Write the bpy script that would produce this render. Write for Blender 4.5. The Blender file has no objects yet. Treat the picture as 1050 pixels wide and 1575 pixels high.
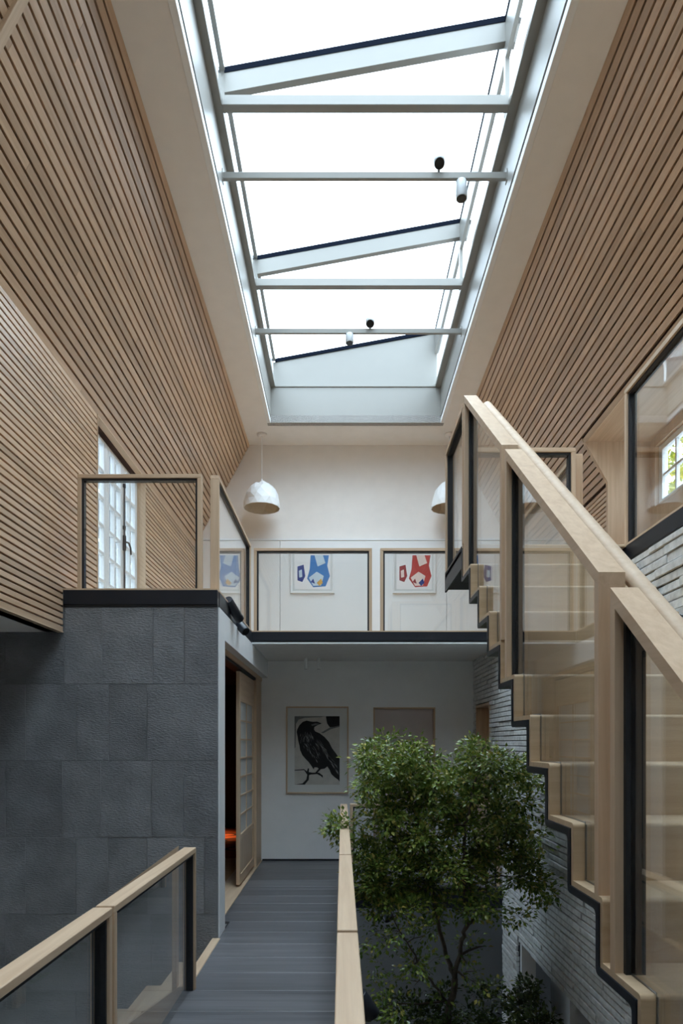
import bpy, bmesh, math, random
from mathutils import Vector, Matrix, noise as mnoise

# ------------------------------------------------------------------ camera, sky, exposure
SC = bpy.context.scene
COL = SC.collection
R = random.Random(7)
EYE = 1.555                      # eye height above the gallery floor (z = 0)

cam_d = bpy.data.cameras.new('camera')
cam_d.sensor_width = 36.0
cam_d.lens = 24.0
cam_d.shift_y = (1142 - 787.5) / 1575.0
cam_d.shift_x = -1.0 / 1575.0
cam_d.clip_start = 0.02
cam = bpy.data.objects.new('camera', cam_d)
cam.location = (0, 0, EYE)
cam.rotation_euler = (math.pi / 2, 0, 0)
COL.objects.link(cam)
SC.camera = cam

W = bpy.data.worlds.new('overcast_sky')
SC.world = W
W.use_nodes = True
bg = W.node_tree.nodes['Background']
bg.inputs[0].default_value = (0.71, 0.865, 1.0, 1)
# standard overcast luminance: zenith three times the horizon
_n = W.node_tree.nodes; _l = W.node_tree.links
_tc = _n.new('ShaderNodeTexCoord'); _sx = _n.new('ShaderNodeSeparateXYZ'); _mr = _n.new('ShaderNodeMapRange')
_l.new(_tc.outputs['Generated'], _sx.inputs[0]); _l.new(_sx.outputs['Z'], _mr.inputs['Value'])
_mr.inputs['To Min'].default_value = 1.5 / 3; _mr.inputs['To Max'].default_value = 1.5
_l.new(_mr.outputs[0], bg.inputs[1])

SC.view_settings.view_transform = 'Standard'
SC.view_settings.look = 'None'
SC.view_settings.gamma = 1
SC.view_settings.use_curve_mapping = False
SC.view_settings.exposure = 2.84
SC.cycles.max_bounces = 14
SC.cycles.diffuse_bounces = 8
SC.cycles.glossy_bounces = 6
SC.cycles.transparent_max_bounces = 40
SC.cycles.caustics_reflective = False

# ------------------------------------------------------------------ materials
def lin(c):
    return tuple(((v / 255) / 12.92 if v / 255 <= 0.04045 else ((v / 255 + 0.055) / 1.055) ** 2.4) for v in c) + (1,)

def nmat(name):
    m = bpy.data.materials.new(name)
    m.use_nodes = True
    nt = m.node_tree
    return m, nt, nt.nodes['Principled BSDF']

def coords(nt, scale):
    tc = nt.nodes.new('ShaderNodeTexCoord')
    mp = nt.nodes.new('ShaderNodeMapping')
    mp.inputs['Scale'].default_value = scale
    nt.links.new(tc.outputs['Object'], mp.inputs['Vector'])
    return mp

def shifted(nt, mp):
    oi = nt.nodes.new('ShaderNodeObjectInfo')
    mu = nt.nodes.new('ShaderNodeMath'); mu.operation = 'MULTIPLY'; mu.inputs[1].default_value = 37.0
    nt.links.new(oi.outputs['Random'], mu.inputs[0])
    ad = nt.nodes.new('ShaderNodeVectorMath'); ad.operation = 'ADD'
    nt.links.new(mp.outputs[0], ad.inputs[0]); nt.links.new(mu.outputs[0], ad.inputs[1])
    return ad, oi

def plain(name, col, rough=0.6, var=0.04, metallic=0.0, nscale=6.0, bump=0.0, bscale=200.0):
    m, nt, p = nmat(name)
    mp = coords(nt, (1, 1, 1))
    n = nt.nodes.new('ShaderNodeTexNoise'); n.inputs['Scale'].default_value = nscale; n.inputs['Detail'].default_value = 4
    nt.links.new(mp.outputs[0], n.inputs['Vector'])
    cr = nt.nodes.new('ShaderNodeValToRGB')
    a = lin(col)
    cr.color_ramp.elements[0].position = .3; cr.color_ramp.elements[1].position = .7
    cr.color_ramp.elements[0].color = tuple(v * (1 - var) for v in a[:3]) + (1,)
    cr.color_ramp.elements[1].color = tuple(min(1, v * (1 + var)) for v in a[:3]) + (1,)
    nt.links.new(n.outputs['Fac'], cr.inputs[0]); nt.links.new(cr.outputs[0], p.inputs['Base Color'])
    p.inputs['Roughness'].default_value = rough
    p.inputs['Metallic'].default_value = metallic
    if bump:
        b = nt.nodes.new('ShaderNodeBump'); b.inputs['Strength'].default_value = bump; b.inputs['Distance'].default_value = .004
        n2 = nt.nodes.new('ShaderNodeTexNoise'); n2.inputs['Scale'].default_value = bscale
        nt.links.new(mp.outputs[0], n2.inputs['Vector']); nt.links.new(n2.outputs['Fac'], b.inputs['Height'])
        nt.links.new(b.outputs[0], p.inputs['Normal'])
    return m

def wood(name, ca, cb, axis='y', rough=0.5, rnd=0.25, freq=26.0, bump=.15, spec=.4):
    m, nt, p = nmat(name)
    s = [freq, freq, freq]; s['xyz'.index(axis)] = freq * .045
    mp = coords(nt, s)
    ad, oi = shifted(nt, mp)
    n = nt.nodes.new('ShaderNodeTexNoise'); n.inputs['Scale'].default_value = 1.0; n.inputs['Detail'].default_value = 6
    n.inputs['Roughness'].default_value = .65; n.inputs['Distortion'].default_value = .4
    nt.links.new(ad.outputs[0], n.inputs['Vector'])
    cr = nt.nodes.new('ShaderNodeValToRGB')
    cr.color_ramp.elements[0].position = .3; cr.color_ramp.elements[1].position = .72
    cr.color_ramp.elements[0].color = lin(ca); cr.color_ramp.elements[1].color = lin(cb)
    nt.links.new(n.outputs['Fac'], cr.inputs[0])
    hs = nt.nodes.new('ShaderNodeHueSaturation')
    mr = nt.nodes.new('ShaderNodeMapRange'); mr.inputs['To Min'].default_value = 1 - rnd; mr.inputs['To Max'].default_value = 1 + rnd * .5
    nt.links.new(oi.outputs['Random'], mr.inputs['Value']); nt.links.new(mr.outputs[0], hs.inputs['Value'])
    nt.links.new(cr.outputs[0], hs.inputs['Color']); nt.links.new(hs.outputs[0], p.inputs['Base Color'])
    p.inputs['Roughness'].default_value = rough
    p.inputs['Specular IOR Level'].default_value = spec
    if bump:
        b = nt.nodes.new('ShaderNodeBump'); b.inputs['Strength'].default_value = bump; b.inputs['Distance'].default_value = .003
        nt.links.new(n.outputs['Fac'], b.inputs['Height']); nt.links.new(b.outputs[0], p.inputs['Normal'])
    return m

def glass_mat(name, tint=(0.93, 0.95, 0.95), f0=0.045):
    m = bpy.data.materials.new(name); m.use_nodes = True
    nt = m.node_tree; nt.nodes.clear()
    out = nt.nodes.new('ShaderNodeOutputMaterial')
    tr = nt.nodes.new('ShaderNodeBsdfTransparent'); tr.inputs[0].default_value = tint + (1,)
    gl = nt.nodes.new('ShaderNodeBsdfGlossy'); gl.inputs['Roughness'].default_value = 0.0
    gl.inputs[0].default_value = (1, 1, 1, 1)
    ge = nt.nodes.new('ShaderNodeNewGeometry')
    dt = nt.nodes.new('ShaderNodeVectorMath'); dt.operation = 'DOT_PRODUCT'
    nt.links.new(ge.outputs['Incoming'], dt.inputs[0]); nt.links.new(ge.outputs['Normal'], dt.inputs[1])
    def M(op, a, b=None):
        n = nt.nodes.new('ShaderNodeMath'); n.operation = op
        if isinstance(a, (int, float)): n.inputs[0].default_value = a
        else: nt.links.new(a, n.inputs[0])
        if b is not None:
            if isinstance(b, (int, float)): n.inputs[1].default_value = b
            else: nt.links.new(b, n.inputs[1])
        return n.outputs[0]
    c = M('ABSOLUTE', dt.outputs['Value'])
    f = M('ADD', M('MULTIPLY', M('POWER', M('SUBTRACT', 1.0, c), 5.0), 1 - f0), f0)
    mx = nt.nodes.new('ShaderNodeMixShader')
    nt.links.new(f, mx.inputs[0]); nt.links.new(tr.outputs[0], mx.inputs[1]); nt.links.new(gl.outputs[0], mx.inputs[2])
    nt.links.new(mx.outputs[0], out.inputs[0])
    return m

M = {}
M['slat'] = wood('slat_oak', (189, 155, 123), (215, 184, 152), 'y', .31, .22, 30, .06, .8)
M['oak_x'] = wood('oak_x', (194, 165, 135), (217, 191, 162), 'x', .48, .06, 26)
M['oak_y'] = wood('oak_y', (194, 165, 135), (217, 191, 162), 'y', .48, .06, 26)
M['oak_z'] = wood('oak_z', (194, 165, 135), (217, 191, 162), 'z', .48, .06, 26)
M['rail_oak'] = wood('rail_oak', (196, 170, 142), (218, 195, 168), 'y', .62, .06, 26)
M['tread'] = wood('tread_oak', (184, 158, 126), (206, 182, 150), 'x', .42, .06, 22)
M['plank'] = wood('grey_plank', (80, 80, 83), (114, 113, 116), 'x', .36, .25, 16, .5, .5)
M['slat_back'] = plain('slat_backing', (56, 28, 16), .8)
M['white'] = plain('white_paint', (238, 239, 239), .65, .02)
M['plaster'] = plain('warm_plaster', (237, 233, 228), .8, .02)
M['joinery'] = plain('white_joinery', (232, 234, 234), .35, .01)
M['alu'] = plain('white_aluminium', (148, 146, 140), .4, .01)
M['steel'] = plain('blackened_steel', (30, 33, 41), .42, .1, .3)
M['liner'] = plain('black_liner', (20, 22, 27), .5, .1)
M['darkgap'] = plain('dark_gap', (24, 24, 26), .9)
M['gasket'] = plain('rubber_gasket', (20, 26, 38), .95, .1)
for _m in ('darkgap', 'gasket'): M[_m].node_tree.nodes['Principled BSDF'].inputs['Specular IOR Level'].default_value = .05
M['groove'] = plain('stone_joint', (44, 46, 50), .9)
M['mortar'] = plain('shaded_mortar', (62, 62, 64), .9)  # shadow of the deep brick joints put into the mortar colour
M['bead'] = plain('metal_bead', (120, 120, 118), .3, .05, .8)
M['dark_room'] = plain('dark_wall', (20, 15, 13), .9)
M['tatami'] = plain('pale_mat', (196, 160, 118), .8, .08)
M['rug'] = plain('rust_rug', (168, 78, 36), .95, .15, 0, 30)
M['rug_dark'] = plain('rug_motif', (46, 22, 14), .95)
M['paper'] = plain('shoji_paper', (206, 206, 204), .8, .02)
M['taupe'] = plain('taupe_panel', (206, 196, 194), .6, .02)
M['leafbark'] = plain('bark', (84, 72, 60), .85, .25, 0, 30, .4, 90)
M['concrete'] = plain('lower_floor', (168, 162, 154), .7, .1)
M['mat_board'] = plain('mount_board', (214, 216, 214), .8, .01)
M['black_ink'] = plain('ink_black', (22, 22, 24), .8, .4, 0, 90)
M['grey_ink'] = plain('ink_grey', (112, 114, 116), .8, .2, 0, 60)
M['light_ink'] = plain('ink_pale', (160, 162, 164), .8, .2, 0, 60)
M['print_paper'] = plain('print_paper', (190, 188, 182), .8, .12, 0, 9)
M['art_white'] = plain('art_paper', (236, 236, 236), .7, .01)
M['blue'] = plain('art_blue', (52, 122, 190), .6, .06)
M['navy'] = plain('art_navy', (36, 62, 140), .6, .06)
M['red'] = plain('art_red', (186, 62, 58), .6, .06)
M['brickred'] = plain('art_dark_red', (150, 44, 48), .6, .06)
M['pale_blue'] = plain('art_pale_blue', (196, 214, 226), .6, .03)
M['pale_pink'] = plain('art_pale_pink', (232, 214, 206), .6, .03)
M['mustard'] = plain('art_mustard', (214, 164, 64), .6, .03)
M['lampshade'] = plain('white_shade', (238, 240, 240), .5, .01)
M['shade_in'] = plain('shade_inside', (196, 184, 166), .6, .02)
M['spot_white'] = plain('spot_white', (184, 187, 188), .4, .01)
M['spot_black'] = plain('spot_black', (34, 38, 46), .4, .05)
M['lens'] = plain('spot_lens', (10, 10, 12), .2, .05)
M['stucco'] = plain('roof_outside', (120, 122, 124), .9)
M['facade'] = plain('grey_render', (60, 66, 74), .9, .06)
M['lower_white'] = plain('lower_grey_paint', (168, 172, 176), .7, .02)
M['glass'] = glass_mat('clear_glass', (0.965, 0.975, 0.975), .065)
M['roofglass'] = glass_mat('roof_glass', (0.975, 0.985, 0.99), .03)

def stone_mat():
    m, nt, p = nmat('hammered_basalt')
    mp = coords(nt, (1, 1, 1)); ad, oi = shifted(nt, mp)
    n = nt.nodes.new('ShaderNodeTexNoise'); n.inputs['Scale'].default_value = 4; n.inputs['Detail'].default_value = 5
    nt.links.new(ad.outputs[0], n.inputs['Vector'])
    cr = nt.nodes.new('ShaderNodeValToRGB'); cr.color_ramp.elements[0].position = .3; cr.color_ramp.elements[1].position = .75
    cr.color_ramp.elements[0].color = lin((108, 110, 113)); cr.color_ramp.elements[1].color = lin((134, 136, 139))
    nt.links.new(n.outputs['Fac'], cr.inputs[0])
    hs = nt.nodes.new('ShaderNodeHueSaturation'); mr = nt.nodes.new('ShaderNodeMapRange')
    mr.inputs['To Min'].default_value = .8; mr.inputs['To Max'].default_value = 1.15
    nt.links.new(oi.outputs['Random'], mr.inputs['Value']); nt.links.new(mr.outputs[0], hs.inputs['Value'])
    nt.links.new(cr.outputs[0], hs.inputs['Color']); nt.links.new(hs.outputs[0], p.inputs['Base Color'])
    mp2 = nt.nodes.new('ShaderNodeMapping'); mp2.inputs['Scale'].default_value = (38, 38, 120)
    nt.links.new(ad.outputs[0], mp2.inputs['Vector'])
    v = nt.nodes.new('ShaderNodeTexNoise'); v.inputs['Scale'].default_value = 1; v.inputs['Detail'].default_value = 3
    nt.links.new(mp2.outputs[0], v.inputs['Vector'])
    b = nt.nodes.new('ShaderNodeBump'); b.inputs['Strength'].default_value = 1.0; b.inputs['Distance'].default_value = .014
    nt.links.new(v.outputs['Fac'], b.inputs['Height']); nt.links.new(b.outputs[0], p.inputs['Normal'])
    p.inputs['Roughness'].default_value = .62
    return m
M['stone'] = stone_mat()

def brick_mat():
    m, nt, p = nmat('white_painted_brick')
    mp = coords(nt, (1, 1, 1)); ad, oi = shifted(nt, mp)
    n = nt.nodes.new('ShaderNodeTexNoise'); n.inputs['Scale'].default_value = 18; n.inputs['Detail'].default_value = 6
    nt.links.new(ad.outputs[0], n.inputs['Vector'])
    cr = nt.nodes.new('ShaderNodeValToRGB'); cr.color_ramp.elements[0].position = .25; cr.color_ramp.elements[1].position = .6
    cr.color_ramp.elements[0].color = lin((186, 186, 184)); cr.color_ramp.elements[1].color = lin((222, 222, 220))
    nt.links.new(n.outputs['Fac'], cr.inputs[0]); nt.links.new(cr.outputs[0], p.inputs['Base Color'])
    b = nt.nodes.new('ShaderNodeBump'); b.inputs['Strength'].default_value = .8; b.inputs['Distance'].default_value = .006
    n2 = nt.nodes.new('ShaderNodeTexNoise'); n2.inputs['Scale'].default_value = 55; n2.inputs['Detail'].default_value = 4
    nt.links.new(ad.outputs[0], n2.inputs['Vector']); nt.links.new(n2.outputs['Fac'], b.inputs['Height'])
    nt.links.new(b.outputs[0], p.inputs['Normal']); p.inputs['Roughness'].default_value = .7
    return m
M['brick'] = brick_mat()

def leaf_mat(name, ca, cb, cc):
    m, nt, p = nmat(name)
    ge = nt.nodes.new('ShaderNodeNewGeometry')
    cr = nt.nodes.new('ShaderNodeValToRGB')
    cr.color_ramp.elements[0].position = 0; cr.color_ramp.elements[1].position = .8
    cr.color_ramp.elements[0].color = lin(ca); cr.color_ramp.elements[1].color = lin(cb)
    e = cr.color_ramp.elements.new(1.0); e.color = lin(cc)
    nt.links.new(ge.outputs['Random Per Island'], cr.inputs[0])
    nt.links.new(cr.outputs[0], p.inputs['Base Color'])
    p.inputs['Roughness'].default_value = .27
    p.inputs['Specular IOR Level'].default_value = .6
    tl = nt.nodes.new('ShaderNodeBsdfTranslucent'); nt.links.new(cr.outputs[0], tl.inputs[0])
    mx = nt.nodes.new('ShaderNodeMixShader'); mx.inputs[0].default_value = .22
    out = nt.nodes['Material Output']
    nt.links.new(p.outputs[0], mx.inputs[1]); nt.links.new(tl.outputs[0], mx.inputs[2]); nt.links.new(mx.outputs[0], out.inputs[0])
    return m
M['leaf'] = leaf_mat('glossy_leaf', (70, 94, 40), (132, 150, 66), (180, 166, 88))
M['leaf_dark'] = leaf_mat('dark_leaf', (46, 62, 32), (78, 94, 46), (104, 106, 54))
M['leaf_out'] = leaf_mat('garden_leaf', (120, 140, 50), (196, 190, 70), (214, 200, 90))

# ------------------------------------------------------------------ helpers
ORG = {}
def org(o):
    return ORG[o.name] if o is not None else Vector((0, 0, 0))

def tag(o, label=None, cat=None, group=None, kind=None):
    if label: o['label'] = label
    if cat: o['category'] = cat
    if group: o['group'] = group
    if kind: o['kind'] = kind
    return o

def link(name, data, wloc, parent):
    o = bpy.data.objects.new(name, data)
    COL.objects.link(o)
    ORG[o.name] = Vector(wloc)
    if parent is not None:
        o.parent = parent
    o.location = Vector(wloc) - org(parent)
    return o

def thing(name, loc, label, cat, group=None, kind=None):
    o = link(name, None, loc, None)
    o.empty_display_size = .1
    return tag(o, label, cat, group, kind)

def part(name, loc, parent):
    o = link(name, None, loc, parent); o.empty_display_size = .05
    return o

CACHE = {}
def box_mesh(dx, dy, dz, mat, bevel):
    key = (round(dx, 4), round(dy, 4), round(dz, 4), mat, round(bevel, 4))
    if key in CACHE: return CACHE[key]
    bm = bmesh.new()
    bmesh.ops.create_cube(bm, size=1)
    for v in bm.verts: v.co = Vector((v.co.x * dx, v.co.y * dy, v.co.z * dz))
    if bevel > 0:
        bmesh.ops.bevel(bm, geom=list(bm.edges), offset=min(bevel, .45 * min(dx, dy, dz)), segments=1, affect='EDGES', profile=.5)
    me = bpy.data.meshes.new('box'); bm.to_mesh(me); bm.free()
    me.materials.append(M[mat])
    CACHE[key] = me
    return me

def box(name, xr, yr, zr, mat, parent=None, bevel=0.0, rot=None):
    c = Vector(((xr[0] + xr[1]) / 2, (yr[0] + yr[1]) / 2, (zr[0] + zr[1]) / 2))
    me = box_mesh(abs(xr[1] - xr[0]), abs(yr[1] - yr[0]), abs(zr[1] - zr[0]), mat, bevel)
    o = link(name, me, c, parent)
    if rot: o.rotation_euler = rot
    return o

def mesh_obj(name, verts, faces, mat, parent=None, smooth=False, mats=None, fmat=None, recalc=True):
    """verts in world coordinates; origin at the middle of the base"""
    xs = [v[0] for v in verts]; ys = [v[1] for v in verts]; zs = [v[2] for v in verts]
    c = Vector(((min(xs) + max(xs)) / 2, (min(ys) + max(ys)) / 2, min(zs)))
    me = bpy.data.meshes.new(name)
    me.from_pydata([tuple(Vector(v) - c) for v in verts], [], faces)
    if mats:
        for k in mats: me.materials.append(M[k])
        for p, i in zip(me.polygons, fmat): p.material_index = i
    else:
        me.materials.append(M[mat])
    if recalc:
        bm = bmesh.new(); bm.from_mesh(me); bmesh.ops.recalc_face_normals(bm, faces=bm.faces[:]); bm.to_mesh(me); bm.free()
    if smooth:
        for p in me.polygons: p.use_smooth = True
    me.update()
    return link(name, me, c, parent)

def boxes(name, lst, mat, parent=None):
    V, F = [], []
    for (x0, x1, y0, y1, z0, z1) in lst:
        b = len(V)
        V += [(x0, y0, z0), (x1, y0, z0), (x1, y1, z0), (x0, y1, z0), (x0, y0, z1), (x1, y0, z1), (x1, y1, z1), (x0, y1, z1)]
        F += [tuple(b + i for i in f) for f in ((0, 3, 2, 1), (4, 5, 6, 7), (0, 1, 5, 4), (1, 2, 6, 5), (2, 3, 7, 6), (3, 0, 4, 7))]
    return mesh_obj(name, V, F, mat, parent, recalc=False)

def prism(name, pts, axis, a0, a1, mat, parent=None, smooth=False):
    """polygon pts extruded along axis; for axis x pts are (y,z), for y (x,z), for z (x,y)"""
    def put(p, a):
        return {'x': (a, p[0], p[1]), 'y': (p[0], a, p[1]), 'z': (p[0], p[1], a)}[axis]
    n = len(pts)
    V = [put(p, a0) for p in pts] + [put(p, a1) for p in pts]
    F = [tuple(range(n)), tuple(range(2 * n - 1, n - 1, -1))]
    F += [(i, (i + 1) % n, n + (i + 1) % n, n + i) for i in range(n)]
    return mesh_obj(name, V, F, mat, parent, smooth)

def tube_geo(path, radii, seg=8, V=None, F=None, cap=True):
    V = [] if V is None else V; F = [] if F is None else F
    base = len(V)
    P = [Vector(p) for p in path]
    up = Vector((0.13, 0.31, .94)).normalized()
    for i, p in enumerate(P):
        d = (P[min(i + 1, len(P) - 1)] - P[max(i - 1, 0)])
        if d.length < 1e-9: d = Vector((0, 0, 1))
        d.normalize()
        a = d.cross(up)
        if a.length < 1e-3: a = d.cross(Vector((1, 0, 0)))
        a.normalize(); b = d.cross(a)
        for k in range(seg):
            t = 2 * math.pi * k / seg
            V.append(tuple(p + (a * math.cos(t) + b * math.sin(t)) * radii[i]))
    for i in range(len(P) - 1):
        for k in range(seg):
            k2 = (k + 1) % seg
            F.append((base + i * seg + k, base + i * seg + k2, base + (i + 1) * seg + k2, base + (i + 1) * seg + k))
    if cap:
        F.append(tuple(base + k for k in range(seg))[::-1])
        F.append(tuple(base + (len(P) - 1) * seg + k for k in range(seg)))
    return V, F

def tube(name, path, radii, mat, parent=None, seg=12, smooth=True):
    if isinstance(radii, (int, float)): radii = [radii] * len(path)
    V, F = tube_geo(path, radii, seg)
    o = mesh_obj(name, V, F, mat, parent, smooth)
    if smooth:
        for p in o.data.polygons:
            if len(p.vertices) > 4: p.use_smooth = False
    return o

S = lambda n, l, c: dict(label=l, cat=c, kind='structure')

# ------------------------------------------------------------------ key dimensions
ZL = EYE + 1.22                  # upper floor level
ZS = EYE + 1.075                 # underside of upper floor
ZC = EYE + 4.484                 # flat ceiling
YST, YF, YB, YU = 5.417, 7.448, 9.0, 10.3   # stone face, gallery void end, lower back wall, upper back wall
XL = -2.208                      # slatted wall plane
XW = -.976                       # white hall wall plane
XB = 1.73                        # brick face
XFL, XFR = -1.0, .06             # walkway edges

# ------------------------------------------------------------------ floors
fl = boxes('floor', [(XFL, XFR, -2, 7.4, -.24, -.022), (XFR, XB, -2, .69, -.24, -.022), (-3.3, XFL, -2, .9, -.24, -.022),
                     (-1.16, 1.85, 7.4, 9.1, -.24, -.022)], 'steel')
tag(fl, 'dark grey plank floor of the gallery walkway', 'floor', kind='structure')
y = -1.99; k = 0
while y < 8.99:
    y1 = min(y + .33, 8.995)
    x0, x1 = (XFL, XFR) if y1 <= 7.4 else ((-1.06, XB - .02) if y >= 7.38 else (XFL, XFR))
    if y >= 5.69: x0 = -1.055
    elif y1 > 5.69: x0 = XW
    if YST - .02 < y1 <= 5.69: x0 = max(x0, XW)
    if y < 7.38 < y1: y1 = 7.38
    box('plank', (x0 + .001, x1 - .001), (y + .0015, y1 - .0015), (-.022, 0), 'plank', fl, .002)
    y = y1
fk = boxes('floor_lower', [(-3.4, 4.2, -2, 12.6, -3.0, -2.9)], 'concrete')
tag(fk, 'dim lower storey floor beneath the void', 'floor', kind='structure')

# upper floor slabs (white soffit, oak top)
fu = boxes('floor_upper', [(XL - .15, -1.0, YST + .07, YF, ZS + .004, ZL - .012), (-3.4, 4.2, YF + .012, 12.6, ZS + .004, ZL - .012),
                           (1.86, 4.2, -2, YF + .012, ZS + .03, ZL - .012), (-3.4, XL - .15, YST + .07, YF + .012, ZS + .004, ZL - .012)], 'white')
tag(fu, 'white soffit and slab of the upper gallery floor', 'floor', kind='structure')
boxes('floor_finish', [(XL, -1.0, YST + .03, YF, ZL - .012, ZL - .004), (XL, 2.72, YF + .012, YU, ZL - .012, ZL - .004),
                       (1.77, 3.15, -2, YF + .012, ZL - .012, ZL - .004)], 'oak_x', fu)

# steel edge fascias with an oak capping
def fascia(n, xr, yr, z0, z1, label, cap):
    t = thing('trim_%d' % n, ((xr[0] + xr[1]) / 2, (yr[0] + yr[1]) / 2, z0), label, 'fascia', None, 'structure')
    box('steel_plate', xr, yr, (z0 + .018, z1 - .012), 'steel', t, .002)
    long_x = (xr[1] - xr[0]) > (yr[1] - yr[0])
    if long_x: box('shadow_lip', xr, (yr[0] + .008, yr[1]), (z0, z0 + .018), 'liner', t)
    else: box('shadow_lip', (xr[0] + .004, xr[1] - .004), yr, (z0, z0 + .018), 'liner', t)
    box('capping', xr, yr, (z1 - .012, z1), 'oak_x' if long_x else 'oak_y', t)
    return t
fascia(1, (XL, -.988), (YST - .012, YST + .07), ZS, ZL, 'black steel floor edge capping the dark stone wall', None)
fascia(2, (-1.0, -.984), (YST + .07, YF), ZS, ZL, 'black steel floor edge running back above the hall doorway', None)
fascia(3, (-.984, XB + .02), (YF, YF + .012), ZS + .018, ZL, 'black steel floor edge across the far upper gallery', None)
fascia(4, (1.742, 1.86), (-2, 4.25), EYE + 1.098, ZL, 'black steel floor edge on top of the white brick wall', None)

tag(box('trim_6', (-.984, XB - .01), (YF - .003, YF + .012), (ZS + .001, ZS + .017), 'joinery'), 'thin white bead under the far gallery floor edge', 'trim', kind='structure')
# ------------------------------------------------------------------ stone wall
ws = boxes('wall_stone', [(-3.4, -.992, YST + .016, YST + .07, -2.9, ZS - .001)], 'groove')
tag(ws, 'dark hammered stone wall beside the walkway', 'wall', kind='structure')
px = lambda x: (x - 526) * YST / 1050
rowA = [-3.395, px(-120), px(8), px(96), px(155), px(233), px(282), -.984]
rowB = [-3.395, px(-60), px(39), px(117), px(167), px(226), -.984]
rowC = [-3.395, px(-60), px(39), px(117), px(166), px(226), px(314), -.984]
zt = ZS - .002
zs = [ZS - .002, 2.019, 1.41, .802, .193, -.416, -1.025, -1.634, -2.243, -2.9]
top = [-3.395, px(-120), px(8), px(99), px(157), px(235), px(283), -.984]
for i in range(len(zs) - 1):
    row = [top, rowB, rowA, rowC][i] if i < 4 else (rowA if i % 2 == 0 else rowB)
    for a, b in zip(row, row[1:]):
        d = R.uniform(0, .0035)
        box('stone_slab', (a + .0016, b - .0016), (YST - d, YST + .018), (zs[i + 1] + .0016, zs[i] - .0016), 'stone', ws, .0015)

# ------------------------------------------------------------------ hall walls
wl = boxes('wall_hall_side', [(-1.066, XW, YST + .02, 5.69, 0, ZS), (-1.066, XW, 5.69, YB, 2.405, ZS)], 'white')
tag(wl, 'white wall with the shoji doorway', 'wall', kind='structure')
wb = boxes('wall_hall_back', [(-1.2, .411, YB, YB + .12, 0, ZS), (1.226, 1.85, YB, YB + .12, 0, ZS), (.411, 1.226, YB, YB + .12, 2.018, ZS),
                              (.411, 1.226, YB + .13, YB + .16, 0, 2.1)], 'white')
tag(wb, 'white end wall of the hall behind the crow picture', 'wall', kind='structure')
tag(box('baseboard_hall', (-1.05, .41), (YB - .012, YB), (0, .02), 'steel'), 'dark base strip along the hall end wall', 'baseboard', kind='structure')
d1 = thing('door_1', (.82, YB, 0), 'grey flush door in an oak lined recess behind the tree', 'door', None, 'structure')
box('door_leaf', (.43, 1.207), (YB + .07, YB + .11), (.005, 2.0), 'taupe', d1, .002)
box('jamb', (.411, .43), (YB - .006, YB + .12), (0, 2.018), 'oak_z', d1)
box('jamb', (1.207, 1.226), (YB - .006, YB + .12), (0, 2.018), 'oak_z', d1)
box('head', (.43, 1.207), (YB - .006, YB + .12), (2.0, 2.018), 'oak_x', d1)

# shoji doorway and the dark room behind it
d2 = thing('door_2', (-1.1, 7.4, 0), 'half open sliding shoji door with paper grid panes in oak frame', 'door', None, 'structure')
box('threshold', (-1.30, -1.056), (5.69, YB), (-.02, .004), 'oak_y', d2)
box('head', (-1.20, -1.056), (5.69, YB), (2.36, 2.404), 'oak_y', d2)
box('head_track', (-1.18, -1.076), (5.69, YB), (2.33, 2.36), 'liner', d2)
box('jamb', (-1.20, -1.066), (5.69, 5.73), (.004, 2.36), 'oak_z', d2)
box('jamb', (-1.20, -1.066), (8.5, YB - .002), (.004, 2.36), 'oak_z', d2)
def shoji(y0, y1, x, parent):
    parent = part('sliding_panel', (x, (y0 + y1) / 2, .03), parent)
    box('stile', (x - .02, x + .02), (y0, y0 + .07), (.03, 2.32), 'oak_z', parent, .002)
    box('stile', (x - .02, x + .02), (y1 - .07, y1), (.03, 2.32), 'oak_z', parent, .002)
    box('rail', (x - .02, x + .02), (y0 + .07, y1 - .07), (2.0, 2.32), 'oak_y', parent)
    box('rail', (x - .02, x + .02), (y0 + .07, y1 - .07), (.03, .13), 'oak_y', parent)
    box('rail', (x - .02, x + .02), (y0 + .07, y1 - .07), (.5, .56), 'oak_y', parent)
    box('lower_panel', (x - .008, x + .008), (y0 + .07, y1 - .07), (.13, .5), 'oak_z', parent)
    box('paper', (x - .004, x + .002), (y0 + .07, y1 - .07), (.56, 2.0), 'paper', parent)
    n = 2
    for i in range(1, n):
        yy = y0 + .07 + (y1 - y0 - .14) * i / n
        box('muntin', (x - .012, x + .012), (yy - .009, yy + .009), (.56, 2.0), 'oak_z', parent)
    for i in range(1, 7):
        zz = .56 + 1.44 * i / 7
        box('muntin', (x - .013, x + .013), (y0 + .07, y1 - .07), (zz - .009, zz + .009), 'oak_y', parent)
shoji(7.31, 8.5, -1.115, d2)
shoji(5.73, 6.15, -1.165, d2)
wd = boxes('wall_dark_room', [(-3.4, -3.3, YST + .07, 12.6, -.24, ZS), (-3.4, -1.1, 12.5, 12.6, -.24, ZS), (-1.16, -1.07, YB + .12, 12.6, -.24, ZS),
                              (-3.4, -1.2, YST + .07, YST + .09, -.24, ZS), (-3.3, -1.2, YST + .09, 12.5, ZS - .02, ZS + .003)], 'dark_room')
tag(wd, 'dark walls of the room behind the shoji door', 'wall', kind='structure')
tag(boxes('floor_dark_room', [(-3.3, -1.3, YST + .09, YB, -.24, -.002), (-3.3, -1.16, YB, 12.5, -.24, -.002)], 'tatami'),
    'pale matting floor inside the shoji doorway', 'floor', kind='structure')
rg = thing('rug', (-1.9, 10.8, 0), 'rust orange rug with dark ring motif behind the shoji door', 'rug')
box('pile', (-2.6, -1.2), (9.2, 12.3), (-.001, .014), 'rug', rg, .004)
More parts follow.
